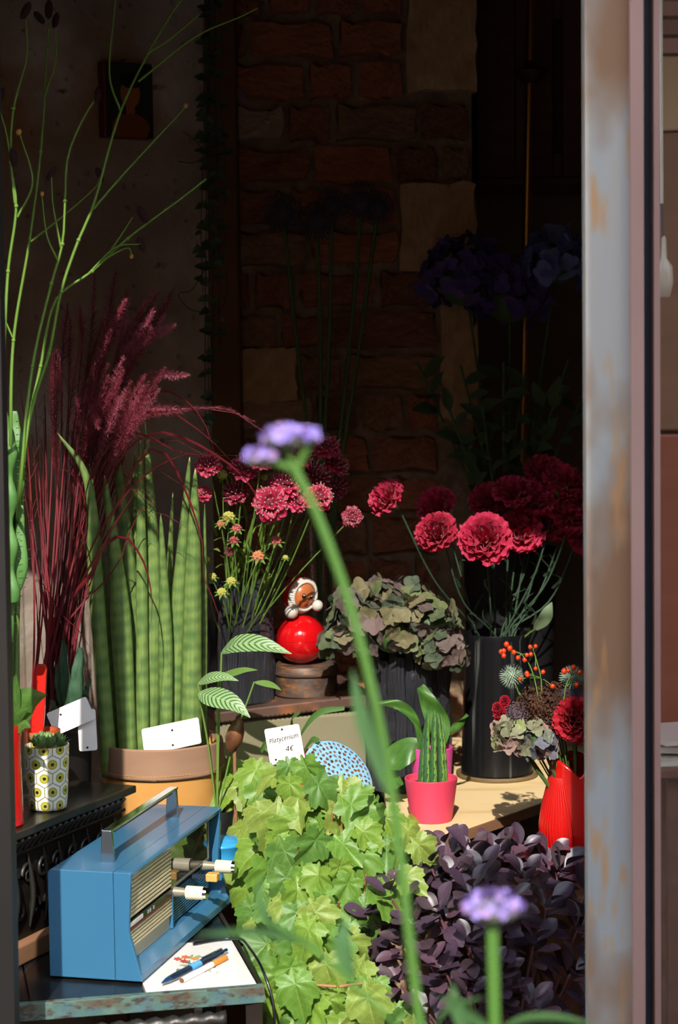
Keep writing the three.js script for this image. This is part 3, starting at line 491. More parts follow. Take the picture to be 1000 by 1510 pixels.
{ // small red pot with two green leaves behind the bush
  const C = V(at(440, 1120, 3.245).x, BENCH, -3.245), o = thing('red_pot_plant', 'small leafy plant in a red plastic pot behind the green bush', 'potted plant', C), h = at(440, 1110, 3.245).y - BENCH;
  part('pot', lathe([[0, 0], [.026, 0], [.033, h - .012], [.036, h - .012], [.037, h], [.033, h], [.031, h - .015], [0, h - .016]], 32), mat({ color: 0xc8283c, roughness: .4 }), o);
  const gm = leafMat({ color: 0x4f7a34 });
  for (const P of [[[436, 1110], [446, 1075], [470, 1050], [508, 1044]], [[430, 1110], [428, 1078], [430, 1058], [442, 1050]], [[447, 1110], [452, 1098], [460, 1090], [470, 1092]], [[424, 1112], [408, 1096], [392, 1098], [384, 1108]]]) wpart('leaf', ribbon(P.map((p, i) => at(...p, 3.245 - i * .012)), (t) => .0035 + .0075 * Math.sin(Math.PI * Math.min(1, .15 + t * .85)) * (1 - t * .6), V(.3, .8, -.6), 12, .25), gm, o);
}
// charred black wooden vases (ribbed)
const charMap = tex(256, 256, (u, v) => lerp3([34, 34, 38], [88, 90, 98], Math.pow(fB(u * 3, v * .4), 2) * 1.7 - .1)), charBump = tex(256, 256, (u, v) => fB(u * 3, v * .35), false);
M.charred = mat({ map: charMap, bumpMap: charBump, bumpScale: .004, roughness: .42, clearcoat: .25, clearcoatRoughness: .4 });
function charredVase(label, C, r, h, seed) {
  const o = thing('charred_vase', label, 'vase', C), R = rng(seed), n = 30;
  part('core', lathe([[0, 0], [r * .86, 0], [r * .9, h * .93], [r * .8, h * .93], [r * .78, h * .6], [0, h * .6]], 36), M.charred, o);
  for (let k = 0; k < n; k++) {
    const a = k / n * 2 * Math.PI, w = r * 2 * Math.PI / n * (.75 + R() * .5), hh = h * (.94 + R() * .09), g = new THREE.BoxGeometry(w, hh, .01 + R() * .008, 2, 6, 1), p = g.attributes.position, ph = R() * 6;
    for (let i = 0; i < p.count; i++) { const y = p.getY(i); p.setXYZ(i, p.getX(i) + .0022 * Math.sin(y * 40 + ph), y + (y > 0 ? p.getX(i) * (R() - .5) * .8 : 0), p.getZ(i) + .003 * Math.sin(y * 55 + ph) + (R() - .5) * .0015); }
    g.computeVertexNormals(); g.translate(0, hh / 2, r * .94); g.rotateY(a); part('strip', g, M.charred, o);
    if (k % 4 === 0) part('knot', new THREE.SphereGeometry(.006, 8, 6).scale(1, 1.3, .6).translate(0, hh * (.6 + R() * .3), r * 1.02).rotateY(a + .1), M.charred, o);
  }
  return o;
}
const LID = .905;
const vaseA = V(at(347, 900, 3.47).x, LID + .004, -3.47); charredVase('charred black ribbed vase holding the scabious flowers', vaseA, .0585, at(347, 872, 3.41).y - LID, 31);
const vaseB = V(at(602, 1060, 3.42).x, BOARD + .001, -3.42); charredVase('charred black ribbed vase under the faded hydrangeas', vaseB, .068, at(602, 965, 3.35).y - BOARD, 32);
{ // old suitcase with a lifted leather lid and a round rusty tin
  const o = thing('old_suitcase', 'olive canvas suitcase with a worn rusty leather lid', 'suitcase', V(-.098, BENCH, -3.5)), yaw = .28;
  const canvasM = mat({ map: tex(256, 256, (u, v) => lerp3(lerp3([118, 112, 84], [140, 134, 104], fA(u, v) * 1.6 - .3), [92, 86, 64], (fC(u, v) - .56) * 4)), bumpMap: tex(128, 128, (u, v) => .5 + .25 * Math.sin(u * 400) + .25 * Math.sin(v * 400), false), bumpScale: .0004, roughness: .9 });
  const leather = mat({ map: tex(256, 128, (u, v) => { const a = fB(u, v), b = fD(u, v); return lerp3(lerp3([62, 44, 36], [110, 82, 68], a * 1.5 - .3), [178, 104, 54], (b - .6) * 5); }), bumpMap: brickBump, bumpScale: .002, roughness: .55 });
  o.rotation.y = yaw;
  part('body', box(.27, .236, .2, 0, .001, -.02, .008), canvasM, o, 'olive canvas body');
  const lid = part('lid', box(.28, .02, .215, 0, 0, 0, .004), leather, o, 'rusty brown leather lid'); lid.position.set(0, .2395, -.02); lid.rotation.z = .055;
  for (let k = 0; k < 35; k++) part('stud', new THREE.SphereGeometry(.0017, 6, 5).translate(-.133 + k * .0078, .003, .108), mat({ color: 0x2c2420, roughness: .4, metalness: .4 }), lid);
  for (const x of [-.129, .129]) part('corner_cap', box(.014, .05, .012, x, .001, .0795, .003), leather, o);
  const t = thing('round_tin', 'round rusty flat tin under the red doll', 'tin', V(at(451, 1000, 3.5).x, 0, -3.5)); const tb = at(451, 1030, 3.45).y, tt = at(451, 984, 3.45).y, hgt = tt - tb; t.position.y = tb;
  const tinM = mat({ map: tex(256, 64, (u, v) => { const a = fB(u * 2, v), b = fD(u, v); return lerp3(lerp3([74, 60, 52], [122, 104, 92], a * 1.5 - .3), [170, 100, 48], (b - .6) * 5); }), roughness: .5, metalness: .3 });
  part('body', lathe([[0, 0], [.052, 0], [.054, .002], [.054, hgt * .62], [.051, hgt * .64]], 48), tinM, t); part('lid', lathe([[.051, hgt * .64], [.0555, hgt * .66], [.057, hgt * .72], [.0555, hgt * .78], [.055, hgt * .95], [.052, hgt], [0, hgt]], 48), tinM, t, 'rolled rim lid');
  const block = thing('wooden_block', 'small dark wooden block wedged under the round tin', 'block', t.position.clone().setY(LID - .012)); part('block', box(.06, Math.max(.004, tb - LID + .0115), .06, 0, 0, 0), M.darkWood, block);

  // ---- roly-poly doll
  const d = 3.49, D = at(444, 937, d), base = V(D.x, tb + hgt, -d), dl = thing('roly_poly_doll', 'shiny red roly-poly doll with white bonnet trim standing on the tin', 'doll', base);
  const red = mat({ color: 0xc80f14, roughness: .12, clearcoat: 1, clearcoatRoughness: .04 }), white = mat({ color: 0xcdc6b8, roughness: .3, clearcoat: .4 }), R0 = mpx(37.5, d), hy = at(444, 876, d).y - base.y;
  const up = Array.from({ length: 15 }, (_, k) => { const a = k / 14 * Math.PI / 2; return [R0 * Math.cos(a), R0 * .98 + R0 * .98 * Math.sin(a)]; });
  const body = part('body', lathe([[R0 * .985, R0 * .975], [R0, R0 * .985], ...up], 48), red, dl, 'glossy red round body');
  part('lower_half', lathe([[0, 0], [R0 * .3, R0 * .03], ...Array.from({ length: 12 }, (_, k) => { const a = -1.25 + k / 11 * 1.24; return [R0 * Math.cos(a), R0 * .97 + R0 * .97 * Math.sin(a)]; }), [R0 * .985, R0 * .972]], 48), red, body);
  const head = part('hood', new THREE.SphereGeometry(mpx(25.5, d), 36, 28).scale(1, 1.02, .82).translate(0, 0, -mpx(4.5, d)), red, dl, 'red hood'); head.position.set(mpx(-2, d), hy, 0); head.rotation.order = 'YXZ'; head.rotation.set(.12, .62, -.18);
  const hr = mpx(25.5, d);
  const trim = []; for (let k = 0; k < 40; k++) { const a = k / 40 * 2 * Math.PI; trim.push(tube([0, .33, .66, 1].map((s) => { const rr = hr * (.97 - .22 * s), z = hr * (.34 + .4 * s - .06 * s * s); return V(Math.cos(a) * rr, Math.sin(a) * rr * 1.06, z); }), hr * .085, 6, 6)); }
  part('bonnet_trim', merge(trim), white, head, 'white ruffled bonnet trim');
  const face = part('face', new THREE.SphereGeometry(hr * .78, 30, 24).scale(.95, 1.06, .68).translate(0, 0, hr * .38), mat({ color: 0xb8683a, roughness: .3, clearcoat: .5 }), head, 'tan painted face');
  const dot = (x, y, s, col, z) => part('feature', new THREE.SphereGeometry(hr * s, 14, 10).scale(1, 1.15, .4).translate(hr * x, hr * y, hr * z), mat({ color: col, roughness: .2 }), head);
  dot(-.27, .04, .13, 0x10121a, .86); dot(.27, .04, .13, 0x10121a, .86); dot(-.3, .09, .04, 0xe8e8e8, .925); dot(.24, .09, .04, 0xe8e8e8, .925); dot(0, -.16, .07, 0xb0623a, .92); dot(0, -.36, .1, 0xa03a2a, .84); dot(-.38, -.2, .12, 0xc4603c, .78); dot(.38, -.2, .12, 0xc4603c, .78);
  for (const [px, py, r, z] of [[430, 902.5, 10, .024], [468, 893, 8.5, .004]]) { const q = at(px, py, d - z); part('mitten', new THREE.SphereGeometry(mpx(r, d), 24, 18).translate(q.x - base.x, q.y - base.y, q.z - base.z), white, dl, 'white round hand'); }
}
{ // pale blue pierced enamel disc
  const C = at(500, 1143, 3.2), n = V(.53, .61, .58).normalize(), o = thing('enamel_disc', 'light blue pierced enamel disc with rusty rim behind the bush', 'enamel lid', C), R = mpx(60, 3.2);
  const spots = canvasTex(512, 512, (c, w) => { c.fillStyle = '#8cc4e4'; c.fillRect(0, 0, w, w); const r = rng(8); for (let k = 0; k < 900; k++) { const x = r() * w, y = r() * w; c.fillStyle = r() < .5 ? 'rgba(166,208,232,.35)' : 'rgba(108,166,206,.3)'; c.beginPath(); c.arc(x, y, 4 + r() * 7, 0, 7); c.fill(); }
    for (let q = 0; q < 7; q++) { const rr = 26 + q * 32, m = 4 + q * 6; for (let k = 0; k < m; k++) { const a = k / m * 6.283 + q * .4, x = 256 + Math.cos(a) * rr, y = 256 + Math.sin(a) * rr; c.fillStyle = ['#5a3424', '#7a4a30', '#8a5a3c'][Math.floor(r() * 3)]; for (let s = 0; s < 3; s++) { c.beginPath(); c.ellipse(x + (r() - .5) * 9, y + (r() - .5) * 9, 5 + r() * 8, 4 + r() * 6, r() * 3, 0, 7); c.fill(); } } }
    c.lineWidth = 9; c.strokeStyle = '#8a4a26'; for (let k = 0; k < 60; k++) { const a = r() * 6.28; c.globalAlpha = .35 + r() * .6; c.beginPath(); c.arc(256, 256, 246 + r() * 6, a, a + .08 + r() * .22); c.stroke(); } c.globalAlpha = 1; });
  const g = lathe([[0, .006], [R * .4, .0058], [R * .8, .004], [R * .97, .001], [R, 0], [R, -.0015], [R * .96, -.0012], [R * .8, .0022], [0, .004]], 64), p = g.attributes.position, uv = g.attributes.uv; for (let i = 0; i < p.count; i++) uv.setXY(i, .5 + p.getX(i) / R / 2.06, .5 + p.getZ(i) / R / 2.06);
  aim(part('disc', g, mat({ map: spots, roughness: .3, clearcoat: .4 }), o), V(0, 0, 0), n, V(1, 0, 0));
  const stick = part('stake', tube([V(0, 0, -.003), V(-.005, -.1, -.012), V(-.005, BENCH - C.y, -.02)], .004, 8, 8), M.rawWood, o);
}
{ // pink pots on the board
  const pinkM = mat({ color: 0xd8405c, roughness: .5 });
  const P = (o, c, r0, r1, h, m) => part('pot', uvHeight(lathe([[0, 0], [r0, 0], [r0 + .0008, .001], [r1, h - .0015], [r1 - .0008, h], [r1 - .003, h], [r1 - .0034, h - .004], [r1 * .86, h - .012], [0, h - .012]], 48), h), m, o);
  const C = V(at(636, 1180, 3.16).x, BOARD, -3.16), h = at(636, 1146, 3.16).y - BOARD, o = thing('pink_pot_plant', 'short spear plant in a plain pink pot on the pale board', 'potted plant', C);
  P(o, C, .0315, .0415, h, pinkM); part('soil', new THREE.CircleGeometry(.036, 24).rotateX(-Math.PI / 2).translate(0, h - .011, 0), M.soil, o);
  const sm = leafMat({ map: sanDark, roughness: .45, transmission: 0 });
  for (const [b, t, d, w] of [[[621, 1150], [632, 1046], 3.17, 5.5], [[629, 1150], [631, 1048], 3.155, 6], [[639, 1150], [641, 1046], 3.15, 6.5], [[652, 1150], [645, 1050], 3.16, 6], [[656, 1150], [650, 1052], 3.17, 5]]) wpart('leaf', tube([at(...b, d).setY(BOARD + h - .014), at((b[0] * 1.35 + t[0] * .65) / 2, (b[1] + t[1]) / 2, d), at(...t, d)], (s) => mpx(w, d) * Math.pow(1 - s, .42), 24, 12), sm, o);
  // staghorn fern in the striped pot
  const C2 = V(at(637, 1130, 3.26).x, BOARD, -3.262), h2 = at(637, 1101, 3.26).y - BOARD, f = thing('staghorn_fern', 'staghorn fern in a magenta pot with blue and white chevrons', 'potted plant', C2);
  const chev = canvasTex(512, 256, (c, w, hh) => { c.fillStyle = '#d84a94'; c.fillRect(0, 0, w, hh); c.fillStyle = '#f2efe8'; c.fillRect(0, 132, w, 84); c.lineWidth = 11; c.strokeStyle = '#3a7fc4'; for (const y of [150, 176, 202]) { c.beginPath(); for (let k = 0; k <= 32; k++) c.lineTo(k * 16, y + (k % 2 ? 10 : -8)); c.stroke(); } });
  P(f, C2, .027, .0345, h2, mat({ map: chev, roughness: .4 })); part('soil', new THREE.CircleGeometry(.03, 24).rotateX(-Math.PI / 2).translate(0, h2 - .011, 0), M.soil, f);
  const gm = leafMat({ map: tex(64, 128, (u, v) => lerp3([92, 140, 52], [64, 112, 44], fB(u, v) * 1.8 - .4)), roughness: .4, clearcoat: .2 });
  const fr = (pts, w, d0, side, dd = 0) => wpart('frond', ribbon(pts.map((p, i) => at(p[0], p[1], d0 + dd * i)), (t) => mpx(w, d0) * (.25 + .75 * Math.sin(Math.PI * Math.pow(t, .8) * .93 + .1)), side, 18, .18, 3, (a, t) => .004 * Math.sin(t * 9 + a * 2)), gm, f);
  fr([[650, 1100], [648, 1070], [632, 1035], [620, 1012]], 17, 3.255, V(1, .35, .1)); fr([[628, 1100], [606, 1104], [585, 1118], [572, 1138], [590, 1160]], 20, 3.245, V(.5, .8, -.1)); fr([[622, 1096], [612, 1062], [588, 1040], [556, 1036]], 8, 3.24, V(.2, 1, -.4)); fr([[652, 1098], [662, 1086], [676, 1072], [690, 1054]], 10, 3.27, V(.5, .8, .2));
}
{ // smooth dark vase on a round tray, red tulip vase
  const C = V(at(733, 1100, 3.49).x, BOARD, -3.49), r = mpx(56, 3.49), h = at(733, 932, 3.49).y - BOARD - .006, tr = thing('round_tray', 'brown round wooden tray under the dark tall vase', 'tray', C);
  part('tray', lathe([[0, 0], [.068, 0], [.07, .002], [.071, .007], [.069, .008], [.066, .005], [0, .004]], 48), mat({ map: tex(128, 128, (u, v) => lerp3([92, 76, 50], [136, 112, 74], fB(u, v) * 1.6 - .3)), roughness: .6 }), tr);
  const o = thing('dark_vase', 'tall smooth black zinc vase with scratches holding the carnations', 'vase', C.clone().setY(BOARD + .0052));
  part('body', lathe([[0, 0], [r * .92, 0], [r * .96, .004], [r * .9, h * .5], [r * .84, h * .96], [r * .87, h], [r * .82, h], [r * .78, h * .9], [r * .8, h * .5], [0, h * .4]], 56), mat({ map: tex(512, 512, (u, v) => { const s = fB(u * 4, v * .15), q = fD(u * 2, v * .3); return lerp3(lerp3([18, 18, 20], [34, 35, 38], s * 1.6 - .3), [150, 150, 140], (q - .66) * 6); }), roughness: .3, metalness: .3 }), o);
  const Cv = V(at(850, 1200, 3.02).x, .709, -3.02), vh = at(850, 1128, 3.02).y - .709, q = thing('tulip_vase', 'glossy red tulip shaped vase with ribbed petals', 'vase', Cv), redM = mat({ color: 0xc4120e, roughness: .28, clearcoat: .6, clearcoatRoughness: .15 });
  const prof = [[0, 0], [.026, 0], [.032, .004], [.045, .03], [.0535, .062], [.054, .085], [.049, .115], [.0425, .145], [.04, .165], [.0405, vh - .004], [.039, vh], [.0375, vh - .004], [.037, .15], [.045, .1], [0, .08]];
  part('body', lathe(prof, 96, (v) => { const a = Math.atan2(v.z, v.x) + .55, t = v.y / vh, sc = a * 3 / (2 * Math.PI), loc = sc - Math.floor(sc) - .5; const rr = Math.hypot(v.x, v.z); if (rr < .01) return; const k = 1 + .012 * Math.cos(loc * 2 * Math.PI) ; v.x *= k; v.z *= k; if (t > .8) v.y += (t - .8) / .2 * (.026 * (1 - Math.pow(Math.abs(loc) * 2, 2)) - .012); }), redM, q);
  for (let s = 0; s < 3; s++) for (let k = -7; k <= 7; k++) {        // raised feather ribs on each petal
    const pts = []; for (let i = 0; i <= 10; i++) { const t = .06 + i / 10 * .86, y = t * vh; let rr = .04; for (let j = 2; j < 9; j++) if (y >= prof[j][1] && y <= prof[j + 1][1]) rr = prof[j][0] + (prof[j + 1][0] - prof[j][0]) * (y - prof[j][1]) / (prof[j + 1][1] - prof[j][1]); const spread = Math.sin(Math.PI * Math.min(1, .25 + t * .6)) * (1.0 - .35 * t), a = (s + .5) * 2 * Math.PI / 3 - .55 + k / 7 * .95 * spread; rr *= 1.012; pts.push(V(Math.cos(a) * rr, y, Math.sin(a) * rr)); }
    part('rib', tube(pts, .0016, 12, 5), redM, q);
  }
}
{ // things on the till at the left
  const TOP = .8434;
  const C = V(at(70, 1150, 2.935).x, TOP, -2.935), h = at(70, 1098, 2.935).y - TOP, o = thing('patterned_pot', 'houseleek in a white pot with olive hexagon pattern on the till', 'potted plant', C);
  const hexT = canvasTex(1024, 512, (c, w, hh) => { c.fillStyle = '#e6e6da'; c.fillRect(0, 0, w, hh); const a = 78, dx = w / 8, dy = dx * .866; for (let j = -1; j < 6; j++) for (let i = -1; i < 9; i++) { const x = (i + (j % 2 ? .5 : 0)) * dx, y = j * dy + 20, hx = (r) => { c.beginPath(); for (let k = 0; k < 6; k++) c.lineTo(x + r * Math.sin(k * Math.PI / 3), y + r * Math.cos(k * Math.PI / 3)); c.closePath(); }; c.lineWidth = 4; c.strokeStyle = '#8a8a5a'; hx(72); c.stroke(); c.fillStyle = '#a3a033'; c.beginPath(); c.arc(x, y, 39, 0, 7); c.fill(); c.fillStyle = '#b9b548'; c.beginPath(); c.arc(x, y, 28, 0, 7); c.fill(); c.fillStyle = '#2e2418'; c.beginPath(); c.arc(x, y, 14, 0, 7); c.fill(); } });
  part('pot', uvHeight(lathe([[0, 0], [.024, 0], [.0275, .003], [.0285, .008], [.0325, h], [.0305, h], [.03, h - .008], [0, h - .01]], 48), h), mat({ map: hexT, roughness: .25, clearcoat: .5 }), o);
  const lf = leafFrom((a) => Math.sin(Math.PI * Math.pow(a, .7) * .96 + .12), .019, .011, { fold: .5, droop: -.25, rings: 2 }), gm = [0x7a9a5c, 0x92b070, 0x668650].map((c) => mat({ color: c, roughness: .6 }));
  for (let k = 0; k < 9; k++) { const a = k * 2.4, rr = k ? .022 * Math.sqrt(k / 8) : 0, cx = Math.cos(a) * rr, cz = Math.sin(a) * rr; for (let j = 0; j < 11; j++) { const b = j * 2.4, el = .25 + j * .09, m = part('leaf', lf, gm[(j + k) % 3], o); aim(m, V(cx, h - .002, cz), V(Math.cos(b) * Math.cos(el), Math.sin(el) + .15, Math.sin(b) * Math.cos(el)), V(0, 1, 0)); } }
  const C2 = V(at(10, 1150, 2.83).x, TOP, -2.83), h2 = at(10, 1068, 2.83).y - TOP, v = thing('red_tube_vase', 'slim glossy red vase with big green leaves on the till', 'vase', C2);
  part('body', lathe([[0, 0], [.02, 0], [.0225, .003], [.0215, h2 * .3], [.0205, h2 * .7], [.0225, h2], [.0195, h2], [.018, h2 * .5], [0, h2 * .4]], 36), mat({ color: 0xb81210, roughness: .22, clearcoat: .7 }), v);
  const bp = thing('broad_leaf_cutting', 'broad green leaves standing in the slim red vase', 'leaves', C2.clone().setY(TOP + h2 * .8)), lm = leafMat({ map: tex(64, 128, (u, w) => lerp3([98, 136, 56], [70, 112, 44], fB(u, w) * 1.8 - .4)), roughness: .45 });
  for (const [P, w, sd] of [[[[14, 1075], [22, 1050], [40, 1032], [70, 1024]], 24, [-.68, .73, -.2]], [[[10, 1075], [10, 1045], [18, 1018], [24, 994]], 20, [1, .15, .1]], [[[12, 1078], [20, 1062], [30, 1052], [44, 1044]], 10, [-.7, .7, -.2]], [[[12, 1078], [24, 1072], [36, 1068], [46, 1074]], 10, [0, 1, -.4]], [[[8, 1075], [0, 1050], [-14, 1030], [-30, 1024]], 13, [.7, .7, -.2]]]) wpart('leaf', ribbon(P.map((p, i) => at(...p, 2.83 - .008 * i)), (t) => mpx(w, 2.83) * Math.sin(Math.PI * Math.min(1, .08 + .92 * Math.pow(t, .8))), V(...sd), 14, .25, 2), lm, bp);
  const C3 = V(at(60, 1080, 3.04).x, TOP, -3.04), h3 = at(60, 1076, 3.04).y - TOP, tp = thing('terracotta_pot', 'small bright terracotta pot behind the hexagon pot', 'pot', C3);
  part('pot', lathe([[0, 0], [.021, 0], [.026, h3 - .018], [.029, h3 - .018], [.0295, h3], [.026, h3], [.022, .02], [0, .018]], 36), mat({ color: 0xc4562c, roughness: .7 }), tp);
  const tw = thing('red_trowel', 'red plastic tool handle sticking out of the terracotta pot', 'garden tool', C3.clone().setY(TOP + .02));
  const sh = new THREE.Shape([[-.0095, 0], [.0065, 0], [.0085, .055], [.0085, .125], [.006, .13], [-.003, .13], [-.0075, .12], [-.0075, .06]].map(([x, y]) => new THREE.Vector2(x, y))); const ho = new THREE.Path(); ho.absellipse(.002, .119, .0032, .0045, 0, 7); sh.holes.push(ho);
  const hg = new THREE.ExtrudeGeometry(sh, { depth: .007, bevelEnabled: true, bevelThickness: .002, bevelSize: .0015, bevelSegments: 3 }); hg.rotateZ(-.07); hg.translate(-.006, .045, .004); part('handle', hg, mat({ color: 0xd6221a, roughness: .35 }), tw); part('blade', box(.012, .06, .002, -.006, -.01, .007), M.chrome, tw);
}

// ------------------------------------------------------------------ plants
const R5 = rng(505);
const sph = (r, i) => { const k = i * 2.39996; return k; };
function fib(n, i) { const y = 1 - 2 * (i + .5) / n, r = Math.sqrt(1 - y * y), a = i * 2.39996; return V(Math.cos(a) * r, y, Math.sin(a) * r); }
const wallN = V(.757, 0, 1.1).normalize(), wallA = V(-1.3, 0, -3.0);
function onWall(px, py, off = 0) { const r = ray(px, py), t = (wallA.clone().addScaledVector(wallN, off).sub(camera.position)).dot(wallN) / r.dot(wallN); return r.multiplyScalar(t).add(camera.position); }
{ // little painting on the plaster wall
  const c = onWall(181, 150, .001), w = mpx(82, 3.6), h = mpx(110, 3.6), o = thing('small_painting', 'small dark portrait panel with a red edge on the plaster wall', 'painting', c);
  const p = part('panel', new RoundedBoxGeometry(w, h, .022, 2, .003).translate(0, 0, .011), mat({ color: 0x5a1712, roughness: .5 }), o, 'dark red wooden panel'); p.rotation.y = Math.atan2(wallN.x, wallN.z);
  const art = canvasTex(128, 192, (k, W, H) => { k.fillStyle = '#20281c'; k.fillRect(0, 0, W, H); k.fillStyle = '#9a5a2c'; k.beginPath(); k.ellipse(66, 78, 27, 38, 0, 0, 7); k.fill(); k.fillRect(54, 105, 24, 34); k.fillStyle = '#7a4224'; k.beginPath(); k.ellipse(66, 168, 52, 38, 0, 0, 7); k.fill(); k.fillStyle = '#14100e'; k.beginPath(); k.ellipse(68, 44, 31, 20, 0, 0, 7); k.fill(); });
  part('picture', new THREE.PlaneGeometry(w * .95, h * .96).translate(w * .015, 0, .0224), mat({ map: art, roughness: .4 }), p, 'dim painted head and shoulders');
  part('nail', new THREE.CylinderGeometry(.002, .002, .012, 8).rotateX(Math.PI / 2).translate(0, h / 2 + .006, .005), M.darkSteel, p);
}
{ // trailing vine of heart leaves in the corner
  const D = 3.62, o = thing('trailing_vine', 'trailing string of small heart leaves hanging in the corner', 'hanging plant', at(312, -40, D)), R = rng(61);
  const lm = [0x465a42, 0x586a52, 0x3c4e38].map((c) => leafMat({ color: c, transmission: .15 }));
  const heart = leafFrom((a) => Math.pow(Math.max(0, 1 - a), .6) * (.6 + Math.min(1, a * 9) * .45), .017, .017, { fold: .2, droop: .2, rings: 2 }), sm = mat({ color: 0x3a3024, roughness: .8 });
  const ends = [[300, 640], [312, 590], [322, 520], [296, 430], [330, 300], [308, 660], [318, 420], [305, 250]];
  for (const [ex, ey] of ends) { const pts = []; for (let k = 0; k <= 8; k++) { const t = k / 8; pts.push(at(308 + (ex - 308) * Math.pow(t, .6) + (R() - .5) * 8, -330 + (ey + 330) * t, D + (R() - .5) * .02)); } const c = curveOf(pts); wpart('strand', tube(c, .0008, 40, 4), sm, o);
    const n = Math.round((ey + 40) / 34); for (let k = 0; k < n; k++) { const q = c.getPointAt(.34 + .66 * (k + R() * .8) / n); for (const s of R() < .6 ? [-1, 1] : [R() < .5 ? -1 : 1]) { const m = part('leaf', heart, lm[Math.floor(R() * 3)], o); aim(m, q.clone().sub(o.position), V(s * (.5 + R() * .6), -.5 + R() * .7, .4), V((R() - .5) * .8, .5, .9)); m.scale.setScalar(.7 + R() * .5); } } }
  for (const P of [[[306, 232], [284, 240], [262, 238]], [[300, 220], [285, 205], [270, 194]], [[318, 360], [335, 410], [330, 450], [312, 470]], [[300, 400], [280, 430], [262, 432], [278, 455], [296, 460]]]) wpart('strand', tube(P.map((p) => at(...p, D - .02)), .0008, 14, 4), sm, o);
  wpart('hook', tube([V(o.position.x, 3, o.position.z), V(o.position.x, 2.6, o.position.z)], .003, 2, 6), M.darkSteel, o); wpart('pot', lathe([[0, 0], [.04, 0], [.055, .07], [.05, .07], [0, .05]], 24).translate(o.position.x, 2.53, o.position.z), M.black, o);
}
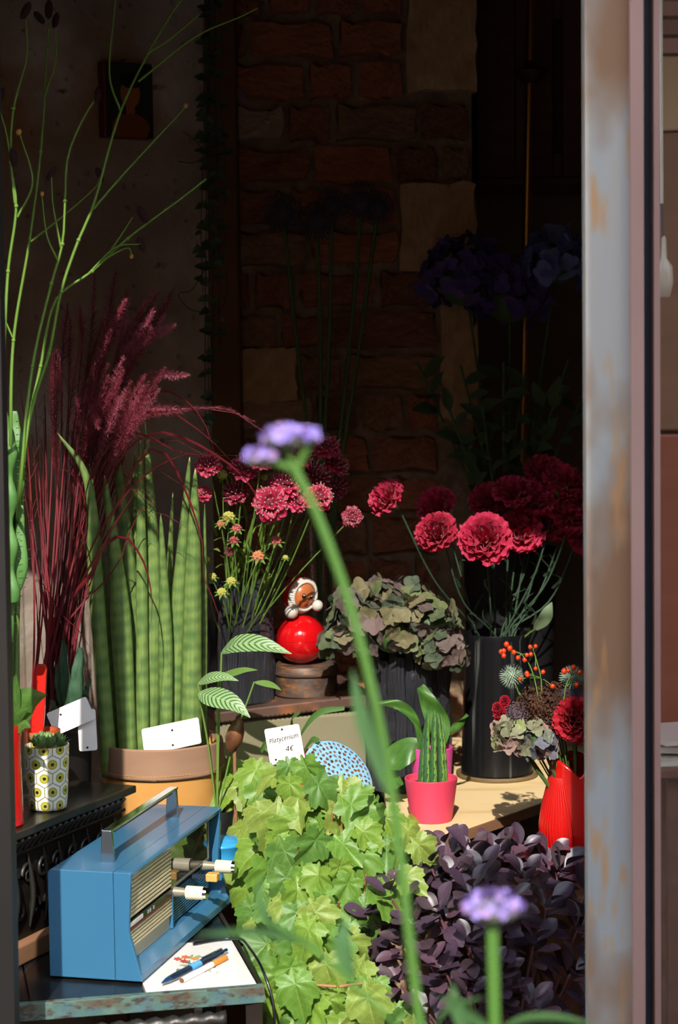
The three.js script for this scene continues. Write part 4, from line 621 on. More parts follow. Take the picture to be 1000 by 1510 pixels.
// black bucket, red grass, leaf cactus
const bucketC = V(-.468, BENCH, -3.225), bucketTop = .915;
{
  const o = thing('black_bucket', 'black rubber bucket beside the snake plant', 'bucket', bucketC), h = bucketTop - BENCH;
  part('body', lathe([[0, 0], [.056, 0], [.06, .004], [.071, h - .012], [.075, h - .008], [.076, h], [.072, h + .001], [.068, h - .02], [.06, .1], [0, .1]], 48), mat({ color: 0x131315, roughness: .55 }), o);
  part('rim_bead', new THREE.TorusGeometry(.0745, .0035, 8, 60).rotateX(Math.PI / 2).translate(0, h - .004, 0), mat({ color: 0x1c1c1e, roughness: .5 }), o);
  part('soil', new THREE.CircleGeometry(.066, 24).rotateX(-Math.PI / 2).translate(0, h - .03, 0), M.soil, o);
}
{
  const base = bucketC.clone().setY(bucketTop - .03), o = thing('red_fountain_grass', 'burgundy fountain grass with feathery plumes and arching blades', 'grass', base), R = rng(33);
  const red = [0x6e1c24, 0x8a2630, 0x571820].map((c) => leafMat({ color: c, roughness: .5 })), plumeM = [0x86283a, 0xa03e50, 0x701e2c, 0xb45a6c].map((c) => leafMat({ color: c, roughness: .6, transmission: .35 }));
  function plume(c, t0, len, m, w = .013) {                        // fine bristles around the end of a stem
    const pos = [], uv = [], idx = []; const n = Math.round(len * 1500);
    for (let k = 0; k < n; k++) { const t = t0 + (1 - t0) * (k + R()) / n, p = c.getPointAt(Math.min(1, t)), tg = c.getTangentAt(Math.min(1, t)), s = (t - t0) / (1 - t0), wd = w * Math.pow(Math.sin(Math.PI * Math.min(1, .1 + .86 * s)), .6) * (.6 + R() * .9); const d = V(R() - .5, R() - .5, R() - .5).normalize(); d.addScaledVector(tg, -d.dot(tg)).normalize(); const e = p.clone().addScaledVector(d, wd * 1.05).addScaledVector(tg, wd * 1.0), sd = V(0, 0, 0).crossVectors(d, tg).multiplyScalar(.0004), b = pos.length / 3; for (const v of [p.clone().add(sd), p.clone().sub(sd), e]) pos.push(v.x, v.y, v.z); uv.push(0, 0, 1, 0, .5, 1); idx.push(b, b + 1, b + 2); }
    return geoOf(pos, uv, idx);
  }
  const P = [];
  for (const [m1, m2, tip, t0] of [[[150, 640], [190, 540], [258, 424], .72], [[150, 660], [200, 526], [258, 478], .74], [[140, 680], [192, 570], [278, 552], .72], [[130, 780], [190, 632], [388, 636], .5], [[140, 760], [200, 622], [376, 622], .52], [[120, 640], [150, 520], [170, 400], .6], [[112, 640], [132, 520], [140, 405], .6], [[108, 650], [120, 520], [118, 452], .6], [[130, 660], [162, 560], [190, 440], .62], [[100, 650], [102, 540], [104, 470], .6], [[125, 650], [150, 540], [158, 450], .6], [[132, 640], [176, 540], [222, 470], .66], [[128, 700], [128, 590], [146, 632], .7]]) P.push([m1, m2, tip, t0]);
  for (let k = 0; k < 44; k++) { const x = 60 + Math.pow(R(), .75) * 190, y = 420 + R() * 170; P.push([[75 + (x - 75) * .3 + R() * 20, 760 + R() * 60], [75 + (x - 75) * .62, y + 110], [x, y], .58]); }
  for (const [m1, m2, tip, t0] of P) { const dd = (R() - .5) * .1, b = base.clone().add(V((R() - .5) * .05, 0, (R() - .5) * .06)); const mid = b.clone().lerp(at(m1[0], m1[1], 3.24 + dd), .5); mid.x += .004; const pts = [b, mid, at(m1[0], m1[1], 3.27 + dd), at(m2[0], m2[1], 3.21 + dd)]; if (tip[0] > 350) pts.push(at(268, 602 + (tip[1] - 620) * .3, 3.06), at(335, 604, 3.06)); pts.push(at(tip[0], tip[1], (tip[0] > 350 ? 3.06 : tip[0] > 165 ? 2.98 : 3.04) + dd * (tip[0] > 350 ? .2 : 1))); const c = curveOf(pts); wpart('stem', tube(c, (t) => .0013 * (1 - .6 * t), 18, 4), red[Math.floor(R() * 3)], o); wpart('plume', plume(c, t0, c.getLength() * (1 - t0), 0, tip[0] > 350 ? .008 : .0095), plumeM[Math.floor(R() * 4)], o); }
  for (let k = 0; k < 46; k++) { const x = 20 + R() * 210, y = 560 + R() * 200, dd = (R() - .5) * .12, b = base.clone().add(V((R() - .5) * .06, 0, (R() - .5) * .07)); wpart('blade', ribbon([b, b.clone().lerp(at(75 + (x - 75) * .4, 800, 3.22 + dd), .6), at(75 + (x - 75) * .7, y + 90, 3.26 + dd), at(x, y, 3.24 + dd), at(x + (x - 80) * .5, y + 30, 3.22 + dd)], (t) => .0024 * (1 - t * .85), V(1, .1, .3), 12, .2, 1), red[Math.floor(R() * 3)], o); }
  const wb = (pts, d, w = .0026) => wpart('blade', ribbon([base.clone().add(V(.01, 0, .02)), ...pts.map((p, i) => at(p[0], p[1], d[0] + (d[1] - d[0]) * i / (pts.length - 1)))], (t) => w * Math.min(1, 3.2 * (1 - t)), V(.2, .8, .5), 30, .2, 1), red[1], o);
  wb([[120, 760], [185, 600], [225, 576], [268, 586], [300, 622], [326, 700]], [3.2, 3.12], .003); wb([[120, 780], [190, 640], [270, 668], [372, 672]], [3.2, 3.14]); wb([[130, 820], [215, 700], [280, 668], [300, 666]], [3.2, 3.14]);
  wb([[110, 850], [140, 690], [230, 605], [300, 640], [350, 690]], [3.2, 3.12]); wb([[105, 860], [128, 760], [110, 700], [90, 690], [82, 640]], [3.2, 3.15]);
  wb([[110, 880], [136, 845], [160, 790], [210, 710]], [3.2, 3.12], .0034); wb([[120, 860], [178, 790], [210, 826], [224, 895], [214, 960], [190, 1060]], [3.2, 3.1], .003); wb([[100, 850], [115, 770], [128, 830], [126, 940]], [3.2, 3.12], .0034);
  wb([[150, 800], [230, 660], [296, 790], [300, 850], [322, 905], [318, 990]], [3.2, 3.13], .003); wb([[120, 800], [220, 640], [345, 690], [380, 740], [370, 800], [336, 850]], [3.2, 3.18]);
  wb([[60, 860], [90, 905], [120, 935], [150, 990]], [3.2, 3.14], .0014);
}
{
  const o = thing('leaf_cactus', 'flat blue green leaf cactus before the plaster wall', 'cactus', bucketC.clone().add(V(.055, bucketTop - BENCH - .03, .02))), m = leafMat({ map: tex(64, 128, (u, v) => lerp3([78, 112, 84], [52, 88, 62], fB(u, v) * 1.7 - .4)), transmission: .15, roughness: .5 });
  for (const [a, b, w, d] of [[[104, 1062], [94, 944], 9, 3.16], [[112, 1062], [120, 955], 12, 3.14], [[100, 1062], [84, 980], 8, 3.17], [[124, 1040], [134, 1000], 5, 3.15], [[92, 1062], [76, 1032], 7, 3.15]]) wpart('pad', ribbon([at(...a, d), at((a[0] + b[0]) / 2 - 2, (a[1] + b[1]) / 2, d - .006), at(...b, d)], (t) => mpx(w, d) * Math.pow(Math.sin(Math.PI * Math.min(1, .12 + .86 * t)), .5), V(1, 0, .5), 14, .15, 2, (q, t) => .0015 * Math.sin(t * 20)), m, o);
}
// glass vase with burnet stems
{
  const C = V(at(22, 1050, 3.0).x, .8434, -3.0), top = at(22, 760, 3.0).y - C.y, o = thing('glass_cylinder', 'slim clear glass cylinder holding the burnet stems', 'vase', C);
  part('glass', lathe([[0, 0], [.016, 0], [.018, .003], [.018, top], [.0165, top], [.0165, .006], [0, .005]], 32), mat({ color: 0xffffff, transmission: 1, thickness: 0, roughness: .03 }), o);
  const sm = leafMat({ color: 0x6a9034, transmission: .1, roughness: .5 }), hm = mat({ color: 0x2c0e12, roughness: .95 }), bm = mat({ color: 0xb08040, roughness: .8 }), R = rng(19);
  const stems = [
    ['light green burnet stem with one dark upright head, leaning left', [[24, 1000], [16, 640], [20, 502], [44, 352], [60, 224], [70, 72], [72, 34]], [[[46, 356], [96, 316], [144, 272], [147, 262]], [[66, 140], [82, 90], [82, 40]], [[20, 500], [0, 460], [-20, 440]]], [[72, 14, 6], [147, 258, 5], [58, 26, 5], [82, 30, 5]], 2.86],
    ['tall burnet stem forking over the small painting', [[26, 1000], [32, 694], [50, 590], [72, 522], [90, 430], [116, 354], [136, 308], [178, 164], [218, 80], [256, 16], [290, -30]], [[[138, 308], [176, 264], [272, 160]], [[204, 120], [292, 52], [356, 24], [380, 12]], [[178, 164], [162, 116], [168, 24], [172, -20]], [[218, 78], [250, 58], [296, 20]]], [[388, 16, 6], [356, 140, 6], [274, 156, 3]], 2.82],
    ['slim burnet stem with a bright sunlit tip', [[22, 1000], [30, 720], [48, 540], [76, 418], [92, 360], [96, 296], [100, 232], [120, 180], [142, 144]], [[[86, 386], [70, 350], [62, 290]], [[90, 366], [78, 300], [76, 262]]], [[144, 140, 5], [62, 286, 3], [76, 256, 5]], 2.8],
    ['burnet stem with orange buds reaching toward the vine', [[24, 1000], [40, 640], [60, 540], [84, 440], [136, 400], [188, 352], [268, 292], [304, 264]], [[[130, 404], [172, 364], [206, 360]], [[160, 374], [180, 345], [196, 320]], [[150, 384], [190, 366], [194, 376]]], [[208, 360, 5], [210, 316, 6], [194, 378, 3]], 2.9],
    ['thin burnet stem at the edge with drooping dark heads', [[18, 1000], [6, 560], [12, 400], [24, 304], [16, 240], [20, 160], [40, 80], [38, 30]], [[[22, 300], [10, 200], [-4, 150]], [[26, 320], [48, 270], [30, 200]]], [[38, 16, 6], [20, 232, 6], [2, 140, 5], [28, 195, 4]], 2.78],
  ];
  for (const [lab, main, br, heads, d] of stems) {
    const s = thing('burnet_stem', lab, 'flower stem', V(C.x, C.y + .01, C.z)); const pts = main.map((p, i) => i ? at(p[0], p[1], d) : V(C.x + (R() - .5) * .012, C.y + .012, C.z + (R() - .5) * .012)); if (true) pts.splice(1, 0, at(main[1][0] * .4 + 22 * .6, 820, 2.995));
    wpart('stalk', tube(pts, (t) => .004 * (1 - .7 * t), 60, 7), sm, s);
    for (const b of br) wpart('branch', tube(b.map((p, i) => at(p[0], p[1], d - .006 * i)), (t) => .0017 * (1 - .55 * t), 22, 6), sm, s);
    for (const [x, y, r] of heads) { const rr = mpx(r, d), g = new THREE.IcosahedronGeometry(1, 3), p = g.attributes.position, v = V(0, 0, 0); for (let i = 0; i < p.count; i++) { v.fromBufferAttribute(p, i); const k = 1 + .12 * Math.sin(v.x * 17) * Math.sin(v.y * 15) * Math.sin(v.z * 17); p.setXYZ(i, v.x * rr * k, v.y * rr * (r > 4 ? 2.3 : 1.2) * k, v.z * rr * k); } g.computeVertexNormals(); g.rotateZ((R() - .5) * 1.4); const q = at(x, y, d - .006); wpart('flower_head', g.translate(q.x, q.y, q.z), r > 4 ? hm : bm, s, r > 4 ? 'dark red oval head' : 'orange bud'); }
    for (let k = 0; k < 4; k++) { const p = main[2 + k % (main.length - 3)], q = at(p[0], p[1], d); wpart('node', new THREE.SphereGeometry(.0031, 8, 6).translate(q.x, q.y, q.z), sm, s); }
  }
}
{ // candelabra cactus at the left edge
  const C = V(at(-6, 1000, 2.9).x, .8434, -2.9), o = thing('candelabra_cactus', 'ribbed green candelabra cactus with wavy spiny edges', 'cactus', C), m = mat({ map: tex(64, 256, (u, v) => lerp3([96, 142, 70], [66, 114, 52], fB(u, v * 2) * 1.7 - .4)), roughness: .5 }), sp = mat({ color: 0x4a3a28, roughness: .6 });
  part('pot', lathe([[0, 0], [.018, 0], [.023, .05], [.0195, .05], [0, .045]], 24), mat({ color: 0x5a2c1c, roughness: .7 }), o);
  const seg = (pts, r, d) => { const c = curveOf(pts.map((p) => Array.isArray(p) ? at(p[0], p[1], d) : p)); wpart('column', tube(c, (t) => r * (.8 + .2 * Math.sin(t * 26)) * Math.min(1, 6 * (1 - t) + .25), 60, 32, (a, t) => 1 + .42 * Math.pow(Math.abs(Math.cos(a * 1.5)), 3)), m, o); const L = []; for (let k = 0; k < 26; k++) { const t = .1 + .88 * k / 26, p = c.getPointAt(t); for (const s of [-1, 1]) { const g = new THREE.ConeGeometry(.0008, .005, 4); g.rotateZ(-s * 1.4); g.translate(p.x + s * r * 1.35, p.y, p.z + .004); L.push(g); } } wpart('spines', merge(L), sp, o); };
  const b = C.clone().setY(C.y + .045);
  seg([b, [2, 960], [12, 890], [22, 860], [28, 800], [31, 745]], .0125, 2.9); seg([[12, 890], [8, 780], [8, 690], [6, 606]], .0145, 2.88); seg([[14, 840], [19, 760], [23, 690], [22, 606]], .0115, 2.92); seg([b.clone().add(V(-.004, 0, 0)), [-12, 900], [-16, 760], [-16, 640]], .0115, 2.89);
}
// ---- big green bush and purple smoke bush
const leafTex = (base, dark, vein, seed) => canvasTex(256, 256, (c, w, h) => { c.fillStyle = base; c.fillRect(0, 0, w, h); const r = rng(seed); for (let k = 0; k < 500; k++) { c.globalAlpha = .12; c.fillStyle = r() < .6 ? dark : vein; c.beginPath(); c.ellipse(r() * w, r() * h, 5 + r() * 12, 3 + r() * 6, r() * 3, 0, 7); c.fill(); } c.globalAlpha = .75; c.strokeStyle = vein; const ln = (x0, y0, x1, y1, wd) => { c.lineWidth = wd; c.beginPath(); c.moveTo(x0, y0); c.lineTo(x1, y1); c.stroke(); }; const oy = h * .98, o2 = h * .66; ln(128, oy, 128, 0, 3.4); for (const s of [-1, 1]) { ln(128, oy * .9, 128 + s * 120, o2 - 90, 2.8); ln(128, oy * .92, 128 + s * 110, o2 + 30, 2.2); for (let k = 0; k < 6; k++) ln(128, oy * .8 - k * 30, 128 + s * 60, oy * .8 - k * 30 - 45, 1.3); } c.globalAlpha = 1; });
const bushM = [['#648c2e', '#4d7626', '#8aa84c', 1], ['#74962f', '#5c822a', '#9ab254', 2], ['#547e2e', '#426a24', '#7a9a48', 3], ['#84983e', '#6a8430', '#a8b860', 4]].map(([a, b, c, s]) => leafMat({ map: leafTex(a, b, c, s), roughness: .5, transmission: .2 }));
{
  const o = thing('green_bush', 'bushy potted shrub with lobed yellow green leaves', 'shrub', V(-.03, 0, -3.0)), R = rng(88), G = [0, 1, 2, 3, 4, 5, 6].map((s) => lobed(1, 300 + s, .1 + s * .13));
  const poly = [[328, 1130], [400, 1140], [440, 1128], [480, 1145], [520, 1172], [550, 1190], [600, 1212], [628, 1236], [622, 1270], [596, 1320], [540, 1350], [525, 1390], [530, 1440], [600, 1490], [620, 1530], [380, 1540], [398, 1450], [384, 1400], [358, 1330], [352, 1250], [322, 1190]];
  const dep = (x, y) => 2.8 + .34 * Math.min(1, Math.max(0, (430 - x) / 95)) + Math.max(0, 1330 - y) * .0009 - Math.max(0, y - 1330) * .0004;
  const pts = []; let tries = 0;
  while (pts.length < 118 && tries++ < 20000) { const x = 318 + R() * 320, y = 1105 + R() * 430; if (!inPoly(x, y, poly)) continue; if (pts.every(([a, b]) => Math.hypot(a - x, b - y) > 24)) pts.push([x, y, 0]); }
  const n0 = pts.length; for (let k = 0; k < 60; k++) { let x, y; do { x = 325 + R() * 300; y = 1125 + R() * 400; } while (!inPoly(x, y, poly)); pts.push([x, y, 1]); }
  pts.forEach(([x, y, inner], i) => {
    const d = dep(x, y) + (inner ? .1 + R() * .14 : (R() - .5) * .08), low = y > 1380 ? 1 : 0, sx = (x - 455) / 170, L = mpx(inner ? 66 : 60 + R() * 34, d) * (y < 1170 ? .85 : 1);
    const nrm = V(sx * .5 + (R() - .5) * 1.3, .5 + (R() - .5) * 1.0, .7 + (R() - .5) * .6), tip = V(sx * .7 + (R() - .5) * 1.3, -.8 + (R() - .5) * .9 + (y < 1180 ? .25 : 0), .35 + (R() - .5) * .4);
    const p = at(x, y, d); p.addScaledVector(tip.clone().normalize(), -L * .45); const m = part('leaf', G[Math.floor(R() * 7)], bushM[Math.floor(R() * (inner ? 3 : 4))], o); aim(m, p.sub(o.position), tip, nrm); m.scale.setScalar(L);
  });
  const tw = mat({ color: 0xa8764c, roughness: .8 }), root = V(-.03, .28, -3.0);
  for (const [x, y] of [[490, 1200], [506, 1205], [440, 1250], [470, 1160], [380, 1150], [560, 1230], [420, 1330], [540, 1290], [450, 1400], [430, 1480], [500, 1480], [590, 1260], [360, 1180], [500, 1330]]) { const e = at(x, y, dep(x, y) - .005), b = root.clone().add(V((R() - .5) * .08, 0, (R() - .5) * .08)); wpart('twig', tube([b, b.clone().lerp(e, .5).add(V(0, .05, -.03)), e], (t) => .004 * (1 - .55 * t), 16, 6), tw, o); }
  for (const [x, y, dx, dy] of [[494, 1185, -8, 45], [504, 1192, 0, 42], [496, 1455, -60, -5], [500, 1455, 40, -6]]) wpart('shoot', tube([at(x, y, dep(x, y) - .03), at(x + dx * .5, y + dy * .5, dep(x, y) - .02), at(x + dx, y + dy, dep(x, y) - .01)], (t) => .0022 * (1 - .3 * t), 8, 6), tw, o);
  wpart('pot', lathe([[0, 0], [.1, 0], [.13, .28], [.135, .3], [.125, .3], [0, .27]], 36).translate(-.03, .0, -3.0), M.black, o);
}
{
  const o = thing('purple_smoke_bush', 'dark purple leaved smoke bush in front of the board', 'shrub', V(.24, 0, -2.86)), R = rng(44);
  const ob = (s) => leafFrom((a) => Math.pow(Math.sin(Math.PI * Math.pow(a, 1.35) * .985), .62) * (a < .02 ? .2 : 1), 1, .62, { fold: .18 + s * .08, droop: .05 + s * .09, ripple: .012, rings: 2, seed: s }), G = [0, 1, 2, 3].map(ob);
  const lt = (a, b, v, s) => leafTex(a, b, v, s), ms = [['#4c3a4a', '#3a2c3a', '#6e4c5a', 5], ['#3e3040', '#30262f', '#5a404c', 6], ['#5e4450', '#4a3440', '#80586a', 7], ['#4a3a40', '#3a2e34', '#6a4e56', 8]].map(([a, b, v, s]) => leafMat({ map: lt(a, b, v, s), roughness: .42, transmission: .14, clearcoat: .25, clearcoatRoughness: .35 })), stm = mat({ color: 0x8a5a5e, roughness: .6 });
  const ros = [[585, 1330, 0], [602, 1402, 0], [560, 1360, .03], [640, 1285, .02], [690, 1268, .04], [735, 1262, .06], [700, 1325, -.02], [655, 1350, -.01], [650, 1300, .05], [640, 1430, -.02], [600, 1455, .01], [690, 1400, -.04], [735, 1380, -.03], [715, 1300, .0], [770, 1300, .04], [815, 1290, .08], [800, 1345, .04], [855, 1318, .08], [845, 1375, .04], [780, 1400, 0], [830, 1440, .03], [862, 1430, .06], [740, 1455, -.03], [690, 1475, -.04], [640, 1500, -.02], [780, 1490, -.02], [850, 1500, .02], [590, 1500, .02], [560, 1430, .05], [880, 1350, .08], [890, 1470, .06], [665, 1258, .06], [620, 1310, .03], [670, 1300, .01], [745, 1335, -.01], [760, 1260, .08], [620, 1370, -.01], [665, 1440, -.03], [720, 1440, -.04], [800, 1270, .1]];
  const root = V(.24, .28, -2.9);
  for (const [x, y, dd] of ros) {
    const d = 2.8 + dd + Math.max(0, 1330 - y) * .0012 - Math.max(0, y - 1380) * .0003, c = at(x, y + 12, d), ax = V((x - 715) / 330 + (R() - .5) * .35, .85, .45 + (R() - .5) * .3).normalize(), e1 = V(1, 0, 0).addScaledVector(ax, -ax.x).normalize(), e2 = V(0, 0, 0).crossVectors(ax, e1), n = 11;
    for (let k = 0; k < n; k++) { const a = k * 2.4 + R() * .4, el = .18 + 1.05 * (k / n), dir = e1.clone().multiplyScalar(Math.cos(a)).addScaledVector(e2, Math.sin(a)), out = dir.clone().multiplyScalar(Math.cos(el)).addScaledVector(ax, Math.sin(el)), nn = ax.clone().multiplyScalar(Math.cos(el)).addScaledVector(dir, -Math.sin(el)), m = part('leaf', G[Math.floor(R() * 4)], ms[Math.floor(R() * 4)], o); aim(m, c.clone().addScaledVector(ax, -.012 + .004 * k).addScaledVector(out, .01).sub(o.position), out, nn); m.scale.setScalar(mpx(36 + R() * 20, d) * (1 - .25 * k / n)); }
    wpart('stem', tube([root.clone().add(V((R() - .5) * .06, 0, (R() - .5) * .06)), root.clone().lerp(c, .55).add(V(0, .03, -.03)), c.clone().addScaledVector(ax, .02)], (t) => .0045 * (1 - .6 * t), 14, 6), stm, o);
  }
  wpart('pot', lathe([[0, 0], [.1, 0], [.13, .28], [.135, .3], [.125, .3], [0, .27]], 36).translate(.24, 0, -2.9), M.black, o);
}
{ // striped prayer plant between the snake plant and the suitcase
  const C = V(at(318, 1080, 3.235).x, BENCH, -3.235), o = thing('prayer_plant', 'prayer plant with herringbone striped leaves beside the tan pot', 'potted plant', C), h = .12;
  part('pot', lathe([[0, 0], [.024, 0], [.029, h], [.026, h], [0, h - .02]], 32), M.black, o);
  const st = canvasTex(256, 512, (c, w, hh) => { c.fillStyle = '#9fbf80'; c.fillRect(0, 0, w, hh); c.strokeStyle = '#3f6e38'; c.lineWidth = 13; for (let k = -1; k < 14; k++) for (const s of [-1, 1]) { c.beginPath(); c.moveTo(128, hh - k * 40); c.quadraticCurveTo(128 + s * 70, hh - k * 40 - 30, 128 + s * 128, hh - k * 40 - 92); c.stroke(); } c.lineWidth = 5; c.strokeStyle = '#b4cc98'; c.beginPath(); c.moveTo(128, 0); c.lineTo(128, hh); c.stroke(); }), lm = leafMat({ map: st, transmission: .25, roughness: .45 }), pl = leafMat({ color: 0x6f9440 }), gs = mat({ color: 0x6a8a3a, roughness: .6 });
  const lf = (pts, w, side, m = lm) => { const c = pts.map(([x, y, d]) => at(x, y, d)); wpart('leaf', ribbon(c, (t) => mpx(w, 3.2) * Math.sin(Math.PI * Math.min(1, .04 + .95 * Math.pow(t, .85))), side, 18, -.12, 3), m, o); wpart('petiole', tube([C.clone().setY(BENCH + h - .01), C.clone().setY(BENCH + h + .03).lerp(c[0], .5), c[0]], .0016, 12, 6), gs, o); };
  lf([[327, 962, 3.22], [350, 950, 3.19], [385, 950, 3.17], [430, 964, 3.16]], 15, V(.1, .8, -.6)); lf([[293, 1022, 3.2], [315, 1028, 3.17], [345, 1038, 3.15], [369, 1058, 3.14]], 17, V(.5, .8, -.6)); lf([[322, 998, 3.22], [345, 992, 3.2], [362, 988, 3.19], [380, 988, 3.18]], 6, V(0, .8, -.6), pl); lf([[375, 1006, 3.2], [392, 1008, 3.19], [405, 1012, 3.18], [415, 1018, 3.17]], 5, V(0, .8, -.6), pl); lf([[292, 1008, 3.22], [310, 1000, 3.2], [330, 998, 3.19], [352, 1004, 3.18]], 9, V(0, .8, -.6)); 
  const bd = thing('dry_bud', 'dry brown bulb scale leaning beside the tan pot', 'bulb', at(346, 1090, 3.21)); wpart('scale', lathe([[0, -.028], [.008, -.022], [.0145, -.005], [.013, .012], [.007, .026], [0, .032]], 20).rotateZ(-.3).translate(...at(346, 1086, 3.21).toArray()), mat({ map: tex(64, 64, (u, v) => lerp3([74, 42, 24], [132, 84, 48], fB(u, v) * 1.6 - .3)), roughness: .5 }), bd); wpart('stick', tube([at(346, 1100, 3.21), V(at(346, 1100, 3.21).x, BENCH, -3.22)], .003, 4, 6), M.rawWood, bd);
}
// ---- cut flowers
const carnStemShaded = mat({ color: 0x2e4630, roughness: .7 }), stemGreen = mat({ color: 0x5f8034, roughness: .6 }), stemDark = mat({ color: 0x3f5a2a, roughness: .6 });  // carnation stems get a darker green: the shade on them is put into the colour
function stemTube(a, b, r, bend = V(0, 0, 0)) { const m = a.clone().lerp(b, .55).add(bend); return tube([a, m, b], (t) => r * (1.1 - .3 * t), 16, 6); }
{ // scabious
  const R = rng(71), pet = leafFrom((a) => Math.pow(Math.sin(Math.PI * Math.pow(a, 1.3) * .97 + .03), .7), 1, .85, { fold: .3, droop: .18, rings: 2, ripple: .04 });
  const head = (seed) => { const r = rng(seed), P = [], I = []; for (let k = 0; k < 46; k++) { const ring = k < 14 ? 0 : k < 28 ? 1 : 2, a = k * 2.39996, el = [.05, .5, 1.0][ring] + (r() - .5) * .25, rad = [.62, .52, .3][ring], dir = V(Math.cos(a) * Math.cos(el), Math.sin(el), Math.sin(a) * Math.cos(el)); P.push(placed(pet, V(Math.cos(a) * rad * .55, .15 + ring * .12, Math.sin(a) * rad * .55), dir.clone().add(V(0, -.05, 0)), V(0, 1, 0).addScaledVector(dir, .3), [.52, .42, .3][ring] * (.8 + r() * .4))); }
    for (let k = 0; k < 70; k++) { const d = fib(110, k); if (d.y < -.05) continue; const e = d.clone().multiplyScalar(.62 + r() * .26); e.y += .12; I.push(tube([d.clone().multiplyScalar(.3), e], .011, 1, 3)); const s = new THREE.OctahedronGeometry(.04); s.translate(e.x, e.y, e.z); I.push(s); } return [merge(P), merge(I)]; };
  const H = [head(1), head(2), head(3)], pm = [0xb81a48, 0xcc2c5c, 0x98163c].map((c) => leafMat({ color: c, transmission: .3 })), im = mat({ color: 0xd0a8a0, roughness: .7 }), cm = mat({ color: 0x6a1428, roughness: .8 });
  const heads = [[308, 686, 24], [360, 694, 28], [350, 728, 26], [398, 742, 32], [420, 720, 30], [463, 706, 30], [470, 734, 26], [492, 690, 28], [494, 722, 25], [482, 662, 26], [301, 730, 16], [520, 762, 19], [385, 682, 22], [436, 744, 20], [337, 814, 9], [440, 676, 26]];
  const root = vaseA.clone().setY(vaseA.y + .12), fx = [[0, .6, .9], [.1, .8, .7], [-.2, .7, .8], [0, .15, 1], [.2, .8, .6], [.4, .7, .7], [.3, .4, .9], [.5, .8, .3]];
  heads.forEach(([x, y, r], i) => { const d = 3.33 + (i % 3 - 1) * .03 + (x > 510 ? .0 : x > 475 ? .1 : 0), p = at(x, y, d), ax = V(...fx[i % 8]).normalize(), o = thing('scabious_flower', ({ 11: 'lone small scabious flower leaning out beside the carnations', 14: 'tiny dark scabious head low in the bunch above the vase', 3: 'crimson scabious facing forward with a full ring of petals', 9: 'topmost scabious of the bunch, behind the blurred violet verbena', 10: 'small scabious flower right beside the snake plant tip', 0: 'round scabious flower just above the small one by the snake plant' })[i] ?? 'crimson scabious flower head in the charred vase', 'flower', root, [0, 3, 9, 10, 11, 14].includes(i) ? undefined : 'scabious flowers in the charred vase'), rr = mpx(r, d), k = H[i % 3];
    const b = part('petals', k[0], pm[i % 3], o); aim(b, p.clone().sub(root), ax, V(.3, .2, 1)); b.scale.setScalar(rr); const s = part('stamens', k[1], im, b, 'pale pin stamens'); part('dome', new THREE.SphereGeometry(.42, 16, 10).translate(0, .12, 0), cm, b); part('bracts', new THREE.ConeGeometry(.34, .3, 10).rotateX(Math.PI).translate(0, -.08, 0), stemGreen, b);
    wpart('stem', stemTube(root.clone().add(V((R() - .5) * .05, -.05, (R() - .5) * .05)), p.clone().addScaledVector(ax, -rr * .2), .0013, V((R() - .5) * .03, 0, .01)), stemGreen, o); });
  const buds = [[337, 762, 9, 0], [349, 779, 7, 1], [345, 797, 7, 1], [407, 797, 8, 1], [381, 820, 9, 2], [421, 822, 4, 0], [341, 857, 7, 0], [327, 873, 7, 0], [305, 825, 5, 0], [390, 704, 5, 0], [328, 700, 8, 0], [326, 772, 6, 2], [313, 850, 6, 0]], bm = [0xb0ac50, 0xb8605a, 0xc07c54].map((c) => mat({ color: c, roughness: .8 }));
  const brl = leafFrom((a) => Math.sin(Math.PI * Math.min(1, .15 + a * .83)), 1, .3, { fold: .2, droop: .15, rings: 1 });
  buds.forEach(([x, y, r, c], i) => { const d = 3.34, p = at(x, y, d), o = thing('scabious_bud', ['pale yellow green scabious bud on a thin stem above the vase', 'dusty pink scabious bud on a thin stem above the vase', 'peach scabious bud with green bracts above the vase'][c], 'bud', root, ['yellow green scabious buds', 'pink scabious buds', 'peach scabious buds'][c]), rr = mpx(r, d), g = []; for (let k = 0; k < 26; k++) { const q = fib(26, k), s = new THREE.IcosahedronGeometry(rr * .32, 0); s.translate(q.x * rr * .8, q.y * rr * .6, q.z * rr * .8); g.push(s); } g.push(new THREE.SphereGeometry(rr * .8, 12, 8).scale(1, .7, 1));
    const b = part('bud', merge(g), bm[c], o); b.position.copy(p.clone().sub(root)); b.rotation.x = .5; for (let k = 0; k < 7; k++) { const a = k / 7 * 6.28; aim(part('bract', brl, stemGreen, b), V(0, -rr * .2, 0), V(Math.cos(a), -.1, Math.sin(a)), V(0, 1, 0)).scale.setScalar(rr * 1.9); }
    wpart('stem', stemTube(root.clone().add(V((R() - .5) * .04, -.05, .01)), p.clone().add(V(0, -rr * .4, 0)), .001, V((R() - .5) * .03, 0, .02)), stemGreen, o); });
  const fol = thing('scabious_foliage', 'narrow bright green leaves crowding the mouth of the charred vase', 'foliage', root), lm = leafMat({ color: 0x7a9a34 });
